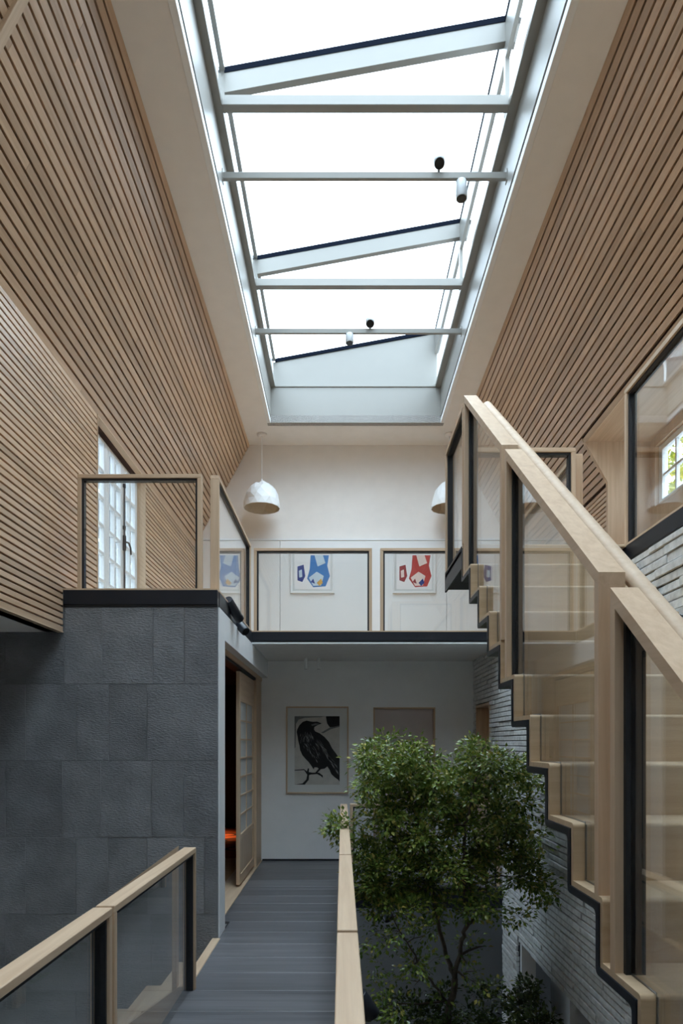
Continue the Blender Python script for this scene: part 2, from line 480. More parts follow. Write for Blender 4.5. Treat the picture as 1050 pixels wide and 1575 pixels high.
for r0, cx, cy in ((.26, -1.72, 10.75), (.15, -1.72, 10.75), (.2, -1.95, 11.4), (.2, -1.5, 9.9)):
    V, F = [], []
    n = 28
    for i in range(n):
        t = 2 * math.pi * i / n
        for rr in (r0, r0 - .05): 
            for zz in (.0135, .0165): V.append((cx + rr * math.cos(t), cy + rr * math.sin(t), zz))
    for i in range(n):
        j = (i + 1) % n
        a, b = i * 4, j * 4
        F += [(a + 1, b + 1, b + 3, a + 3), (a, a + 1, b + 1, b)[::-1], (a + 2, b + 2, b + 3, a + 3)[::-1], (a, b, b + 2, a + 2)]
    mesh_obj('ring_motif', V, F, 'rug_dark', rg)
lp = thing('unseen_lamp', (-2.35, 11.2, 0), 'unseen floor lamp added to warm the rug behind the shoji door', 'lamp')  # out of view, added for the orange light on the rug
box('base', (-2.47, -2.23), (11.08, 11.32), (.014, .04), 'oak_x', lp, .004)
for sx in (-1, 1):
    for sy in (-1, 1):
        box('post', (-2.35 + sx * .1 - .01, -2.35 + sx * .1 + .01), (11.2 + sy * .1 - .01, 11.2 + sy * .1 + .01), (.04, .9), 'oak_z', lp)
box('top_frame', (-2.46, -2.24), (11.09, 11.31), (.9, .92), 'oak_x', lp, .003)
tube('shade', [(-2.35, 11.2, .62), (-2.35, 11.2, .84), (-2.35, 11.2, .85)], [.1, .09, .02], 'dark_room', lp, 16)
ld = bpy.data.lights.new('added_spot', 'SPOT'); ld.spot_size = 2.2; ld.spot_blend = .6; ld.energy = 8; ld.color = (1.0, .52, .22); ld.shadow_soft_size = .06  # spot cone added under the opaque shade, aimed down at the rug
lo = bpy.data.objects.new('added_spot', ld); COL.objects.link(lo); lo.parent = lp; lo.location = (0, 0, .58)

# lower storey walls
wlow = boxes('wall_lower_back', [(-3.3, 4.1, 9.0, 9.1, -2.9, -.24)], 'lower_white')
tag(wlow, 'pale lower storey wall behind the tree trunk', 'wall', kind='structure')
tag(boxes('wall_outer_left', [(-3.4, -3.3, -2, YST + .016, -2.9, 2.44)], 'white'), 'outer wall of the lower stair void', 'wall', kind='structure')
tag(boxes('wall_lower_right', [(4.1, 4.2, -2, 12.6, -2.9, ZS + .004), (2.3, 4.1, 7.2, 7.3, -2.9, -.25)], 'white'), 'outer wall of the lower room beyond the brick opening', 'wall', kind='structure')
tag(boxes('ceiling_lower_left', [(-3.4, XL - .03, -2, YST + .016, 2.432, 2.5)], 'white'), 'grey shaded soffit under the slatted wall', 'ceiling', kind='structure')
tag(boxes('wall_far', [(-3.4, 4.2, 12.6, 12.7, -3.0, ZL)], 'white'), 'outer wall beyond the hall rooms', 'wall', kind='structure')
tag(boxes('wall_near', [(-3.4, 4.2, -2.12, -2, -3.0, 8.0)], 'plaster'), 'plain plaster wall behind the viewpoint', 'wall', kind='structure')

# ------------------------------------------------------------------ white brick wall
ZBT = EYE + 1.098
wk = boxes('wall_brick', [(XB + .022, 1.86, -2, 7.36, -.386, ZBT), (XB + .022, 1.86, 7.36, 8.0, -.24, ZBT), (XB + .022, 1.86, 6.75, 7.36, -2.9, -.386), (XB + .022, 1.86, 8.0, 8.82, 2.03, ZBT),
                          (XB + .022, 1.86, 8.82, YB, -.24, ZBT)], 'mortar')
tag(wk, 'white painted wall of long thin bricks behind the stair', 'wall', kind='structure')
Y0, G, RISE = 2.948, .2492, .185
nose_y = lambda k: Y0 + G * k
nose_z = lambda k: ZL - (5 - k) * RISE
def stair_top(y):
    k = math.floor((y - Y0) / G + 1e-6)
    if k >= 5: return ZL
    return nose_z(max(k, -9)) if k >= -9 else 0.0
def brick_seen(y, z):
    Z = z - EYE
    sx, sy = 526 + XB * 1050 / max(y, .2), 1142 - Z * 1050 / max(y, .2)
    if y < 1 or sx > 1050 or sy < 0 or sy > 1575: return False
    prev = None
    for i in range(24):
        X = .744 + (1.66 - .744) * i / 23
        yy, zz = y * X / XB, EYE + Z * X / XB
        if yy > 4.9: continue
        s = zz > stair_top(yy)
        if prev is not None and s != prev: return False
        prev = s
    # behind the first panes or the tree is fine
    return True
bricks = []
H = .052
z = -2.9; row = 0
while z < ZBT - .01:
    z1 = min(z + H, ZBT)
    yy = -1.99 - R.uniform(0, .5)
    while yy < YB:
        L = R.uniform(.34, .62)
        a, b = max(yy, -1.99), min(yy + L, YB - .002)
        yy += L
        segs = [(a, b)]
        zc = (z + z1) / 2
        if zc < -.386 + .004: segs = [(max(a, 6.75), min(b, 7.36))]
        elif zc < -.02: segs = [(a, min(b, 7.36))]
        if 0 < zc < 2.03: segs = [(a, min(b, 8.0)), (max(a, 8.82), b)] if not b < 8.0 else [(a, b)]
        for (p, q) in segs:
            if q - p > .03: bricks.append((p, q, z, z1))
    z += H; row += 1
cand = []
for i, (p, q, za, zb) in enumerate(bricks):
    ym = (p + q) / 2
    if brick_seen(ym, (za + zb) / 2): cand.append((-(q - p) / (ym * ym), i))
cand.sort(); chosen = set(i for _, i in cand[:300])
rest = []
for i, (p, q, za, zb) in enumerate(bricks):
    d = R.uniform(-.010, .005)
    if i in chosen:
        lq = max(.04, round((q - p - .004) / .04) * .04)
        lq = min(lq, q - p - .002)
        o = box('brick', (XB + d, XB + .024 + d), ((p + q) / 2 - lq / 2, (p + q) / 2 + lq / 2), (za + .0045, zb - .0045), 'brick', wk, .003,
                (0, R.uniform(-.03, .03), 0))
    else:
        rest.append((XB + d, XB + .024, p + .002, q - .002, za + .0045, zb - .0045))
tag(boxes('brickwork', rest, 'brick', wk), kind='stuff')
# oak lined opening in the brick
d3 = thing('door_3', (1.8, 8.41, 0), 'oak lined doorway in the white brick wall beside the tree', 'door', None, 'structure')
box('jamb', (XB - .004, 1.95), (8.0, 8.03), (0, 2.03), 'oak_z', d3)
box('jamb', (XB - .004, 1.95), (8.79, 8.82), (0, 2.03), 'oak_z', d3)
box('head', (XB - .004, 1.95), (8.03, 8.79), (2.0, 2.03), 'oak_y', d3)
box('door_leaf', (1.90, 1.94), (8.03, 8.79), (0, 2.0), 'oak_z', d3)
# lower opening: pale lining and a garden screen beyond
t5 = thing('trim_5', (1.82, 6.7, -2.9), 'pale lining of the lower opening under the brick wall', 'trim', None, 'structure')
box('jamb_lining', (XB + .03, 1.9), (6.70, 6.75), (-2.9, -.386), 'white', t5)
box('head_lining', (XB + .03, 1.9), (.9, 6.70), (-.40, -.386), 'white', t5)
box('side_panel', (2.2, 2.26), (6.6, 7.2), (-2.9, -.3), 'joinery', t5)
tag(boxes('ceiling_lower_right', [(1.86, 4.1, -2, 7.3, -.3, -.24)], 'white'), 'ceiling of the lower room beyond the brick opening', 'ceiling', kind='structure')
cab = thing('timber_cabinet', (2.9, 5.6, -2.9), 'brown timber cabinet in the lower room under the brick wall', 'cabinet')
box('body', (2.75, 3.2), (4.0, 6.2), (-2.9, -1.1), 'oak_z', cab, .004)
for i in range(4):
    box('door', (2.73, 2.75), (4.02 + i * .545, 4.545 + i * .545), (-2.85, -1.12), 'oak_z', cab, .003)

# ------------------------------------------------------------------ slatted walls and roof slopes
SD = .038
def holed(ya, yb, holes):
    segs = [(ya, yb)]
    for (h0, h1) in holes:
        nxt = []
        for a, b in segs:
            if h1 <= a or h0 >= b: nxt.append((a, b)); continue
            if h0 > a: nxt.append((a, h0))
            if h1 < b: nxt.append((h1, b))
        segs = nxt
    return segs
WY0, WY1, WZ1 = 6.166, 7.65, EYE + 2.95
wsl = boxes('wall_left', [(XL - .15, XL - SD, -2, WY0 - .02, 2.432, 4.56), (XL - .15, XL - SD, WY1 + .02, YU, ZS, 4.56), (XL - .15, XL - SD, WY0 - .02, WY1 + .02, WZ1 + .015, 4.56),
                          (XL - .15, XL - SD, WY0 - .02, WY1 + .02, ZS, ZL - .002)], 'slat_back')
tag(wsl, 'oak slatted side wall with tall casement window', 'wall', kind='structure')
PW = .051
zz = 2.434
while zz + .039 < 4.53:
    full_end = YST - .014 if zz < ZL - .03 else YU - .002
    hs = [(WY0 - .012, WY1 + .012)] if ZL - .03 < zz + .039 and zz < WZ1 + .012 else []
    for a, b in holed(-1.99, full_end, hs):
        cuts = [a, b]
        for c in sorted((R.uniform(-1, 9) for _ in range(2))):
            if c - cuts[-2] > 1.2 and cuts[-1] - c > 1.2: cuts.insert(-1, c)
        for p, q in zip(cuts, cuts[1:]):
            box('slat', (XL - SD, XL), (p + .0004, q - .0004), (zz, zz + .037), 'slat', wsl, .0015)
    zz += PW
box('base_trim', (XL - .04, XL + .004), (-1.99, YST - .014), (2.424, 2.4335), 'oak_y', wsl)

def slope(name, top, u, length, a, backs, label, region, first):
    """slats laid on a roof slope; top = (x,z) of the upper edge, u = downward unit vector"""
    n_out = Vector((math.sin(a), 0, math.cos(a)))
    rf = mesh_obj(name, *backs, 'slat_back')
    tag(rf, label, 'ceiling', kind='structure')
    P = .067; s = .004; BW = .051
    while s + BW < length + .02:
        sc = s + BW / 2
        cx, cz = top[0] + u[0] * sc + n_out.x * SD / 2, top[1] + u[1] * sc + n_out.z * SD / 2
        for ya, yb in region(sc):
            cuts = [ya, yb]
            for c in sorted((R.uniform(-1, 9) for _ in range(2))):
                if c - cuts[-2] > 1.2 and cuts[-1] - c > 1.2: cuts.insert(-1, c)
            for p, q in zip(cuts, cuts[1:]):
                q2 = q - .0004
                me = box_mesh(BW, q2 - p, SD, 'slat', .0015)
                o = link('slat', me, (cx, (p + q2) / 2, cz), rf)
                o.rotation_euler = (0, a, 0)
        s += P
    return rf
def slope_back(p_top, p_bot, nrm, ya, yb, extra=.14):
    V = []
    for yv in (ya, yb):
        for (p, d) in ((p_top, SD), (p_bot, SD), (p_bot, extra), (p_top, extra)):
            V.append((p[0] + nrm[0] * d, yv, p[1] + nrm[1] * d))
    F = [(0, 1, 2, 3), (7, 6, 5, 4), (0, 4, 5, 1), (1, 5, 6, 2), (2, 6, 7, 3), (3, 7, 4, 0)]
    return V, F
# left
TL = (-1.393, ZC); EL = (XL, EYE + 2.977)
dl = Vector((EL[0] - TL[0], EL[1] - TL[1])); lenl = dl.length; ul = dl / lenl
al = math.atan2(-ul.y, ul.x)              # rotation about Y taking +x to u
nl = Vector((math.sin(al), math.cos(al)))
if nl.x > 0:                              # outward normal must point away from the room
    al += math.pi; nl = -nl
rl = slope('ceiling_slope_left', TL, ul, lenl, al, slope_back(TL, (EL[0] - .05, EL[1] - .09), nl, -2, YU), 'steep oak slatted roof slope above the stone wall', lambda s: [(-1.99, YU - .002)], 0)
mid = ((TL[0] + EL[0]) / 2 - nl.x * .006, (TL[1] + EL[1]) / 2 - nl.y * .006)
o = link('cross_trim', box_mesh(lenl - .02, .06, .03, 'oak_x', .002), (mid[0], 3.60, mid[1]), rl); o.rotation_euler = (0, al, 0)
# right
TR = (1.724, ZC); ER = (2.72, EYE + 2.66); HD = (2.485, EYE + 3.076)
dr = Vector((ER[0] - TR[0], ER[1] - TR[1])); lenr = dr.length; ur = dr / lenr
ar = math.atan2(-ur.y, ur.x); nr = Vector((math.sin(ar), math.cos(ar)))
if nr.x < 0: ar += math.pi; nr = -nr
shead = (HD[0] - TR[0]) / ur.x
YD = 7.0
Va, Fa = slope_back(TR, HD, nr, -2, YD); Vb, Fb = slope_back(TR, (ER[0] + .05, ER[1] - .09), nr, YD, YU)
backs = (Va + Vb, Fa + [tuple(i + 8 for i in f) for f in Fb])
rr = slope('ceiling_slope_right', TR, ur, lenr, ar, backs, 'steep oak slatted roof slope above the stair', lambda s: [(-1.99, YU - .002)] if s < shead - .03 else [(YD + .03, YU - .002)], 0)
o = link('edge_trim', box_mesh(.05, YD + 2, .03, 'oak_y', .002), (HD[0] - ur.x * .012 + nr.x * .008, (YD - 2) / 2, HD[1] - ur.y * .012 + nr.y * .008), rr); o.rotation_euler = (0, ar, 0)

# right vertical slatted wall beyond the dormer
wr = boxes('wall_right', [(2.72 + SD, 2.86, YD, YU, ZL - .14, ER[1] + .03)], 'slat_back')
tag(wr, 'oak slatted knee wall beyond the dormer', 'wall', kind='structure')
zz = ZL + .002
while zz + .039 < ER[1]:
    box('slat', (2.72, 2.72 + SD), (YD + .032, YU - .002), (zz, zz + .037), 'slat', wr, .0015); zz += PW
# dormer lining
dm = thing('wall_dormer', (2.9, 4, ZL), 'smooth oak lined dormer recess above the brick wall', 'wall', None, 'structure')
prism('cheek', [(HD[0] - .005, HD[1]), (3.2, HD[1]), (3.2, ZL - .01), (2.715, ZL - .01), (2.715, ER[1])], 'y', YD - .02, YD + .03, 'oak_z', dm)
box('soffit', (HD[0] - .004, 3.3), (-2, YD + .03), (HD[1], HD[1] + .03), 'oak_y', dm)
V3 = (5.2, 6.88, EYE + 2.36, EYE + 2.98)
V4 = (1.2, 4.8, EYE + 2.36, EYE + 2.98)  # second opening, out of view, added to bring daylight onto the slatted wall
boxes('outer_lining', [(3.15, 3.25, -2, V4[0], ZL - .1, HD[1]), (3.15, 3.25, V4[1], V3[0], ZL - .1, HD[1]), (3.15, 3.25, V4[0], V4[1], ZL - .1, V4[2]), (3.15, 3.25, V4[0], V4[1], V4[3], HD[1]), (3.15, 3.25, V3[1], YD + .03, ZL - .1, HD[1]), (3.15, 3.25, V3[0], V3[1], ZL - .1, V3[2]), (3.15, 3.25, V3[0], V3[1], V3[3], HD[1])], 'oak_z', dm)

# flat ceiling with the rooflight opening
OX0, OX1, OY0, OY1 = -1.052, 1.428, -.9, 9.57
cl = boxes('ceiling', [(TL[0] - .02, OX0, -2, YU, ZC, ZC + .1), (OX1, TR[0] + .02, -2, YU, ZC, ZC + .1), (OX0, OX1, OY1, YU, ZC, ZC + .1), (OX0, OX1, -2, OY0, ZC, ZC + .1)], 'plaster')
tag(cl, 'warm plaster ceiling band around the rooflight', 'ceiling', kind='structure')
tag(boxes('wall_upper_back', [(-2.5, 3.4, YU, YU + .1, ZL - .14, ZC + .2)], 'plaster'), 'plain plaster gable wall above the white panelling', 'wall', kind='structure')
pn = thing('wall_panelling', (0, YU, ZL), 'white wall panelling behind the two framed prints', 'panelling', None, 'structure')
for a, b in ((XL, -1.60), (-1.60, -.932), (-.932, 1.57), (1.57, 2.72)):
    box('panel', (a + .0025, b - .0025), (YU - .05, YU), (ZL - .004, EYE + 3.03), 'joinery', pn, .002)
box('ledge', (XL, 2.72), (YU - .056, YU), (EYE + 3.034, EYE + 3.06), 'joinery', pn, .002)

# ------------------------------------------------------------------ rooflight
ZR = EYE + 4.98; ZE = EYE + 5.39; ZG = EYE + 5.80
w1 = thing('window_1', (.2, 4.4, ZC), 'long white framed glass rooflight over the void', 'rooflight', None, 'structure')
IX0, IX1 = -1.002, 1.378
box('opening_trim', (OX0 - .002, OX0 + .047), (OY0, OY1), (ZC - .006, ZC + .06), 'white', w1, .002)
box('opening_trim', (OX1 - .047, OX1 + .002), (OY0, OY1), (ZC - .006, ZC + .06), 'white', w1, .002)
box('shadow_gap', (OX0 - .01, IX0 - .012), (OY0, OY1), (ZC + .06, ZC + .09), 'darkgap', w1)
box('shadow_gap', (IX1 + .012, OX1 + .01), (OY0, OY1), (ZC + .06, ZC + .09), 'darkgap', w1)
box('upstand', (OX0 - .05, IX0), (OY0, OY1 + .1), (ZC + .09, ZR), 'alu', w1)
box('upstand', (IX1, OX1 + .05), (OY0, OY1 + .1), (ZC + .09, ZR), 'alu', w1)
box('upstand', (OX0, OX1), (OY1, OY1 + .1), (ZC, ZR), 'alu', w1)
box('upstand', (OX0, OX1), (OY0 - .1, OY0), (ZC, ZR), 'alu', w1)
GX0, GX1 = -.94, 1.305
box('ring_beam', (OX0 - .05, GX0), (OY0, 9.62), (ZR, ZR + .05), 'alu', w1, .003)
box('ring_beam', (GX1, OX1 + .05), (OY0, 9.62), (ZR, ZR + .05), 'alu', w1, .003)
box('ring_beam', (GX0, GX1), (9.555, 9.62), (ZR, ZR + .03), 'alu', w1, .003)
roofz = lambda x: ZE + (ZG - ZE) * (x - GX0) / (GX1 - GX0)
raf = [-.85, 1.26, 3.37, 5.48, 7.59]
for yv in raf:
    prism('rafter', [(GX0, roofz(GX0) - .045), (GX1, roofz(GX1) - .045), (GX1, roofz(GX1) - .20), (GX0, roofz(GX0) - .20)], 'y', yv - .03, yv + .03, 'alu', w1)
    prism('gasket', [(GX0, roofz(GX0)), (GX1, roofz(GX1)), (GX1, roofz(GX1) - .045), (GX0, roofz(GX0) - .045)], 'y', yv - .035, yv + .035, 'gasket', w1)
    box('post', (GX1 - .002, GX1 + .05), (yv - .03, yv + .03), (ZR + .05, ZG - .33), 'alu', w1)
    box('post', (GX0 - .05, GX0 + .002), (yv - .03, yv + .03), (ZR + .05, ZE - .02), 'alu', w1)
    if yv > 0:
        box('tie_beam', (GX0, GX1), (yv - .15, yv - .075), (ZR, ZR + .08), 'alu', w1, .003)
box('edge_beam', (GX1 - .002, GX1 + .05), (raf[0], 9.6), (ZG - .33, ZG - .04), 'alu', w1)
box('gasket', (GX1 - .006, GX1 + .05), (raf[0], 9.6), (ZG - .04, ZG), 'gasket', w1)
box('edge_beam', (GX0 - .04, GX0 + .004), (raf[0], 9.6), (ZE - .03, ZE), 'alu', w1)
prism('gable_panel', [(GX0 - .03, ZR + .03), (GX1 + .03, ZR + .03), (GX1 + .03, ZG - .046), (GX0 - .03, ZE - .046)], 'y', 9.6, 9.66, 'alu', w1)
prism('gasket', [(GX0, roofz(GX0)), (GX1, roofz(GX1)), (GX1, roofz(GX1) - .045), (GX0, roofz(GX0) - .045)], 'y', 9.585, 9.66, 'gasket', w1)
prism('gable_panel', [(GX0 - .03, ZR), (GX1 + .03, ZR), (GX1 + .03, ZG - .02), (GX0 - .03, ZE - .02)], 'y', -.96, -.9, 'alu', w1)
for a, b in zip(raf, raf[1:] + [9.6]):
    prism('roof_pane', [(GX0 - .05, roofz(GX0 - .05) + .002), (GX1 + .05, roofz(GX1 + .05) + .002), (GX1 + .05, roofz(GX1 + .05) + .02), (GX0 - .05, roofz(GX0 - .05) + .02)], 'y', a + .004, b - .004, 'roofglass', w1)
    box('side_pane', (GX0 - .03, GX0 - .015), (a + .03, b - .03), (ZR + .05, ZE - .03), 'roofglass', w1)
    box('side_pane', (GX1 + .015, GX1 + .03), (a + .03, b - .03), (ZR + .05, ZG - .33), 'roofglass', w1)

# light tracks and spotlights on them
def cyl(name, c, d, r, L, mat, parent, seg=20):
    c = Vector(c); d = Vector(d).normalized()
    return tube(name, [c - d * L / 2, c - d * (L / 2 - .004), c + d * (L / 2 - .004), c + d * L / 2], [r * .93, r, r, r * .93], mat, parent, seg)
def spot(loc, aim, r, L, mat, label, bracket, group):
    t = thing('spotlight', loc, label, 'spotlight', group)
    d = Vector(aim).normalized()
    cyl('body', loc, d, r, L, mat, t)
    cyl('lens', Vector(loc) + d * (L / 2 + .001), d, r * .86, .006, 'lens', t)
    if bracket is not None:
        tube('bracket', [loc, bracket], .012, mat, t, 8)
    return t
for yv, nm in ((5.71, 'near'), (7.87, 'far')):
    t = thing('light_track', (.2, yv, EYE + 4.72), 'thin white lighting bar across the rooflight opening, %s' % ('larger one nearer the viewer' if nm == 'near' else 'smaller one closest to the gable wall'), 'lighting bar', 'lighting bars')
    box('bar', (OX0 + .047, OX1 - .047), (yv, yv + .035), (EYE + 4.72, EYE + 4.775), 'alu', t, .003)
    for xx in (OX0 + .052, OX1 - .052):
        box('end_plate', (xx - .004, xx + .004), (yv - .012, yv + .047), (EYE + 4.70, EYE + 4.795), 'alu', t, .001)
spot((.81, 5.70, EYE + 4.87), (-.05, -.55, -.9), .046, .17, 'spot_white', 'white spotlight tilted forward on top of the nearer lighting bar', (.81, 5.73, EYE + 4.77), 'rooflight spotlights')
spot((1.0, 5.73, EYE + 4.635), (0, -.12, -1), .046, .16, 'spot_white', 'white spotlight hanging straight down under the nearer lighting bar', (1.0, 5.73, EYE + 4.72), 'rooflight spotlights')
spot((.322, 7.86, EYE + 4.86), (-.02, -.6, -.85), .05, .17, 'spot_white', 'white spotlight tilted forward on top of the farther lighting bar', (.322, 7.89, EYE + 4.77), 'rooflight spotlights')
spot((.085, 7.89, EYE + 4.665), (0, -.1, -1), .046, .11, 'spot_white', 'white spotlight hanging straight down under the farther lighting bar', (.085, 7.89, EYE + 4.72), 'rooflight spotlights')

# ------------------------------------------------------------------ casement window in slatted wall
w2 = thing('window_2', (XL - .08, 6.9, ZL), 'tall white casement window with small panes in the slatted wall', 'window', None, 'structure')
XG = -2.295
box('reveal', (XL - .15, XL + .006), (WY0 - .012, WY0), (ZL - .004, WZ1 + .012), 'oak_z', w2)
box('reveal', (XL - .15, XL + .006), (WY1, WY1 + .012), (ZL - .004, WZ1 + .012), 'oak_z', w2)
box('reveal', (XL - .15, XL + .006), (WY0, WY1), (WZ1, WZ1 + .012), 'oak_y', w2)
lw = (WY1 - WY0) / 3
for i in range(3):
    a, b = WY0 + lw * i + .002, WY0 + lw * (i + 1) - .002
    cw = part('casement', (XG, (a + b) / 2, ZL), w2)
    box('stile', (XG - .05, XG), (a, a + .07), (ZL, WZ1 - .004), 'joinery', cw, .004)
    box('stile', (XG - .05, XG), (b - .07, b), (ZL, WZ1 - .004), 'joinery', cw, .004)
    rows = 6; z0w, z1w = ZL + .07, WZ1 - .07
    box('rail', (XG - .05, XG), (a + .07, b - .07), (ZL, z0w), 'joinery', cw, .004)
    box('rail', (XG - .05, XG), (a + .07, b - .07), (z1w, WZ1 - .004), 'joinery', cw, .004)
    m0 = (a + b) / 2
    box('muntin', (XG - .045, XG - .002), (m0 - .016, m0 + .016), (z0w, z1w), 'joinery', cw, .003)
    for r in range(1, rows):
        zm = z0w + (z1w - z0w) * r / rows
        for p, q in ((a + .07, m0 - .016), (m0 + .016, b - .07)):
            box('muntin', (XG - .045, XG - .002), (p, q), (zm - .014, zm + .014), 'joinery', cw, .003)
    for r in range(rows):
        zm0 = z0w + (z1w - z0w) * r / rows; zm1 = z0w + (z1w - z0w) * (r + 1) / rows
        for p, q in ((a + .07, m0 - .016), (m0 + .016, b - .07)):
            box('pane', (XG - .03, XG - .024), (p, q), (zm0 + (.014 if r else 0), zm1 - (.014 if r < rows - 1 else 0)), 'glass', cw)
yb = WY0 + 2 * lw
bolt = tube('bolt_rod', [(XG + .014, yb, ZL + .01), (XG + .014, yb, EYE + 2.70)], .008, 'steel', w2, 8)
for zz in (EYE + 2.69, EYE + 1.5, EYE + 2.25): box('bolt_guide', (XG, XG + .026), (yb - .016, yb + .016), (zz - .02, zz + .02), 'steel', w2, .003)
box('handle', (XG, XG + .03), (yb - .016, yb + .016), (EYE + 2.01, EYE + 2.17), 'steel', w2, .004)
tube('handle', [(XG + .03, yb, EYE + 2.1), (XG + .05, yb + .03, EYE + 2.1), (XG + .055, yb + .075, EYE + 2.06), (XG + .055, yb + .09, EYE + 1.99)], .01, 'steel', w2, 8)

# dormer window on the right
def dormer_window(nm, V, n, label):
    w3 = thing(nm, (3.2, (V[0] + V[1]) / 2, V[2]), label, 'window', None, 'structure')
    a, b, z0w, z1w = V
    box('sill', (3.145, 3.25), (a, b), (z0w, z0w + .015), 'oak_y', w3)
    fx = (3.19, 3.25)
    box('frame', fx, (a, a + .07), (z0w + .015, z1w), 'joinery', w3, .003); box('frame', fx, (b - .07, b), (z0w + .015, z1w), 'joinery', w3, .003)
    box('frame', fx, (a + .07, b - .07), (z1w - .06, z1w), 'joinery', w3, .003); box('frame', fx, (a + .07, b - .07), (z0w + .015, z0w + .07), 'joinery', w3, .003)
    for i in range(1, n):
        yy = a + .07 + (b - a - .14) * i / n
        wdt = .035 if i % 3 == 0 else .013
        box('muntin', (3.2, 3.235), (yy - wdt, yy + wdt), (z0w + .07, z1w - .06), 'joinery', w3, .003)
    zm = (z0w + z1w) / 2
    for i in range(n):
        y_a = a + .07 + (b - a - .14) * i / n + (.035 if i and i % 3 == 0 else .013 if i else 0)
        y_b = a + .07 + (b - a - .14) * (i + 1) / n - (.035 if (i + 1) % 3 == 0 and i < n - 1 else .013 if i < n - 1 else 0)
        box('muntin', (3.2, 3.235), (y_a, y_b), (zm - .013, zm + .013), 'joinery', w3, .003)
        box('pane', (3.214, 3.22), (y_a, y_b), (z0w + .07, zm - .013), 'glass', w3)
        box('pane', (3.214, 3.22), (y_a, y_b), (zm + .013, z1w - .06), 'glass', w3)
dormer_window('window_3', V3, 6, 'small white casement window in the oak dormer')
dormer_window('window_unseen', V4, 12, 'unseen long white dormer window added to let in side light')

# ------------------------------------------------------------------ glass balustrades
FT = .032    # timber frame thickness
def guard(run, c0, c1, a0, a1, z0, z1, label, group, sill=False, name='glass_balustrade'):
    """run 'x' or 'y': length a0..a1 along run; c0..c1 across; flat topped"""
    def bx(nm, ar, cr, zr, mat, bev=.003):
        return box(nm, ar if run == 'x' else cr, cr if run == 'x' else ar, zr, mat, t, bev)
    cm, am = (c0 + c1) / 2, (a0 + a1) / 2
    t = thing(name, (am, cm, z0) if run == 'x' else (cm, am, z0), label, 'balustrade', group)
    bx('top_rail', (a0, a1), (c0, c1), (z1 - FT, z1), 'oak_' + run)
    bx('post', (a0, a0 + FT), (c0, c1), (z0, z1 - FT), 'oak_z')
    bx('post', (a1 - FT, a1), (c0, c1), (z0, z1 - FT), 'oak_z')
    L = .016; ca, cb = c0 + .012, c1 - .012
    bx('liner', (a0 + FT, a0 + FT + L), (ca, cb), (z0, z1 - FT), 'liner', 0)
    bx('liner', (a1 - FT - L, a1 - FT), (ca, cb), (z0, z1 - FT), 'liner', 0)
    bx('liner', (a0 + FT + L, a1 - FT - L), (ca, cb), (z1 - FT - L, z1 - FT), 'liner', 0)
    bx('glass_pane', (a0 + FT + L, a1 - FT - L), (cm - .006, cm + .006), (z0, z1 - FT - L), 'glass', 0)
    return t
GT = EYE + 2.125
guard('x', YST + .01, YST + .085, -2.105, -1.12, ZL, GT + .01, 'oak framed glass balustrade panel on the stone wall in front of the window', 'upper gallery balustrades')
guard('y', -1.058, -.988, YST + .06, 7.40, ZL, GT + .02, 'oak framed glass balustrade receding above the shoji doorway', 'upper gallery balustrades')
guard('x', YF + .008, YF + .078, -.965, .326, ZL, GT, 'oak framed far gallery balustrade panel in front of the blue print', 'upper gallery balustrades')
guard('x', YF + .008, YF + .078, .418, 1.70, ZL, GT, 'oak framed far gallery balustrade panel in front of the red print', 'upper gallery balustrades')
guard('y', 1.742, 1.812, 1.6, 4.22, ZL, EYE + 2.177, 'large oak framed glass balustrade on top of the white brick wall', 'upper gallery balustrades')
guard('y', 1.70, 1.77, 5.02, YF - .01, ZL, GT, 'oak framed glass balustrade beyond the stair landing along the dormer side', 'upper gallery balustrades')
WT = .893
wtxt = ['nearest long', 'second', 'third', 'farthest short']
for (a, b), tx in zip(((.85, 2.38), (2.415, 4.02), (4.055, 5.45), (5.485, 7.36)), ('section closest to the viewer of the walkway balustrade on the tree side', 'second section from the viewer of the walkway balustrade on the tree side', 'third section from the viewer of the walkway balustrade on the tree side', 'farthest section of the walkway balustrade on the tree side, by the hall')):
    guard('y', -.018, .055, a, b, 0, WT, tx, 'walkway balustrades')
guard('y', -1.0, -.922, 1.2, 2.742, 0, WT, 'walkway balustrade section on the stone wall side, lowest in the picture', 'walkway balustrades')
guard('y', -1.0, -.922, 2.77, 4.317, 0, WT, 'walkway balustrade section on the stone wall side ending at the stairhead', 'walkway balustrades')
guard('x', 7.365, 7.43, .085, 1.70, 0, WT, 'hall end balustrade behind the tree foliage', 'walkway balustrades')

# ------------------------------------------------------------------ main stair
SX0, SX1 = .744, 1.70
TW = .018
st = thing('staircase', (1.2, nose_y(-9), 0), 'folded oak staircase on black steel plate climbing beside the brick wall', 'staircase')
def rounded_tread(y0, y1, zt, th, x0, x1, r=.014):
    pts = [(y1, zt), (y1, zt - th), (y0, zt - th)]
    for i in range(6):
        t = math.pi - (math.pi / 2) * i / 5
        pts.append((y0 + r + r * math.cos(t), zt - r + r * math.sin(t)))
    return pts
tr_mesh = None
for k in range(-9, 5):
    y0, y1, zt = nose_y(k), nose_y(k + 1) + TW, nose_z(k)
    if tr_mesh is None:
        o = prism('tread', rounded_tread(y0, y1, zt, TW, SX0, SX1), 'x', SX0, SX1, 'tread', st)
        tr_mesh = o.data; off = ORG[o.name] - Vector((0, y0, zt))
    else:
        link('tread', tr_mesh, Vector((0, y0, zt)) + off, st)
for k in range(-9, 6):
    zl = nose_z(k - 1) if k > -9 else 0.0
    box('riser', (SX0, SX1), (nose_y(k), nose_y(k) + TW), (zl, nose_z(k) - TW), 'tread', st)
YLD = 4.90
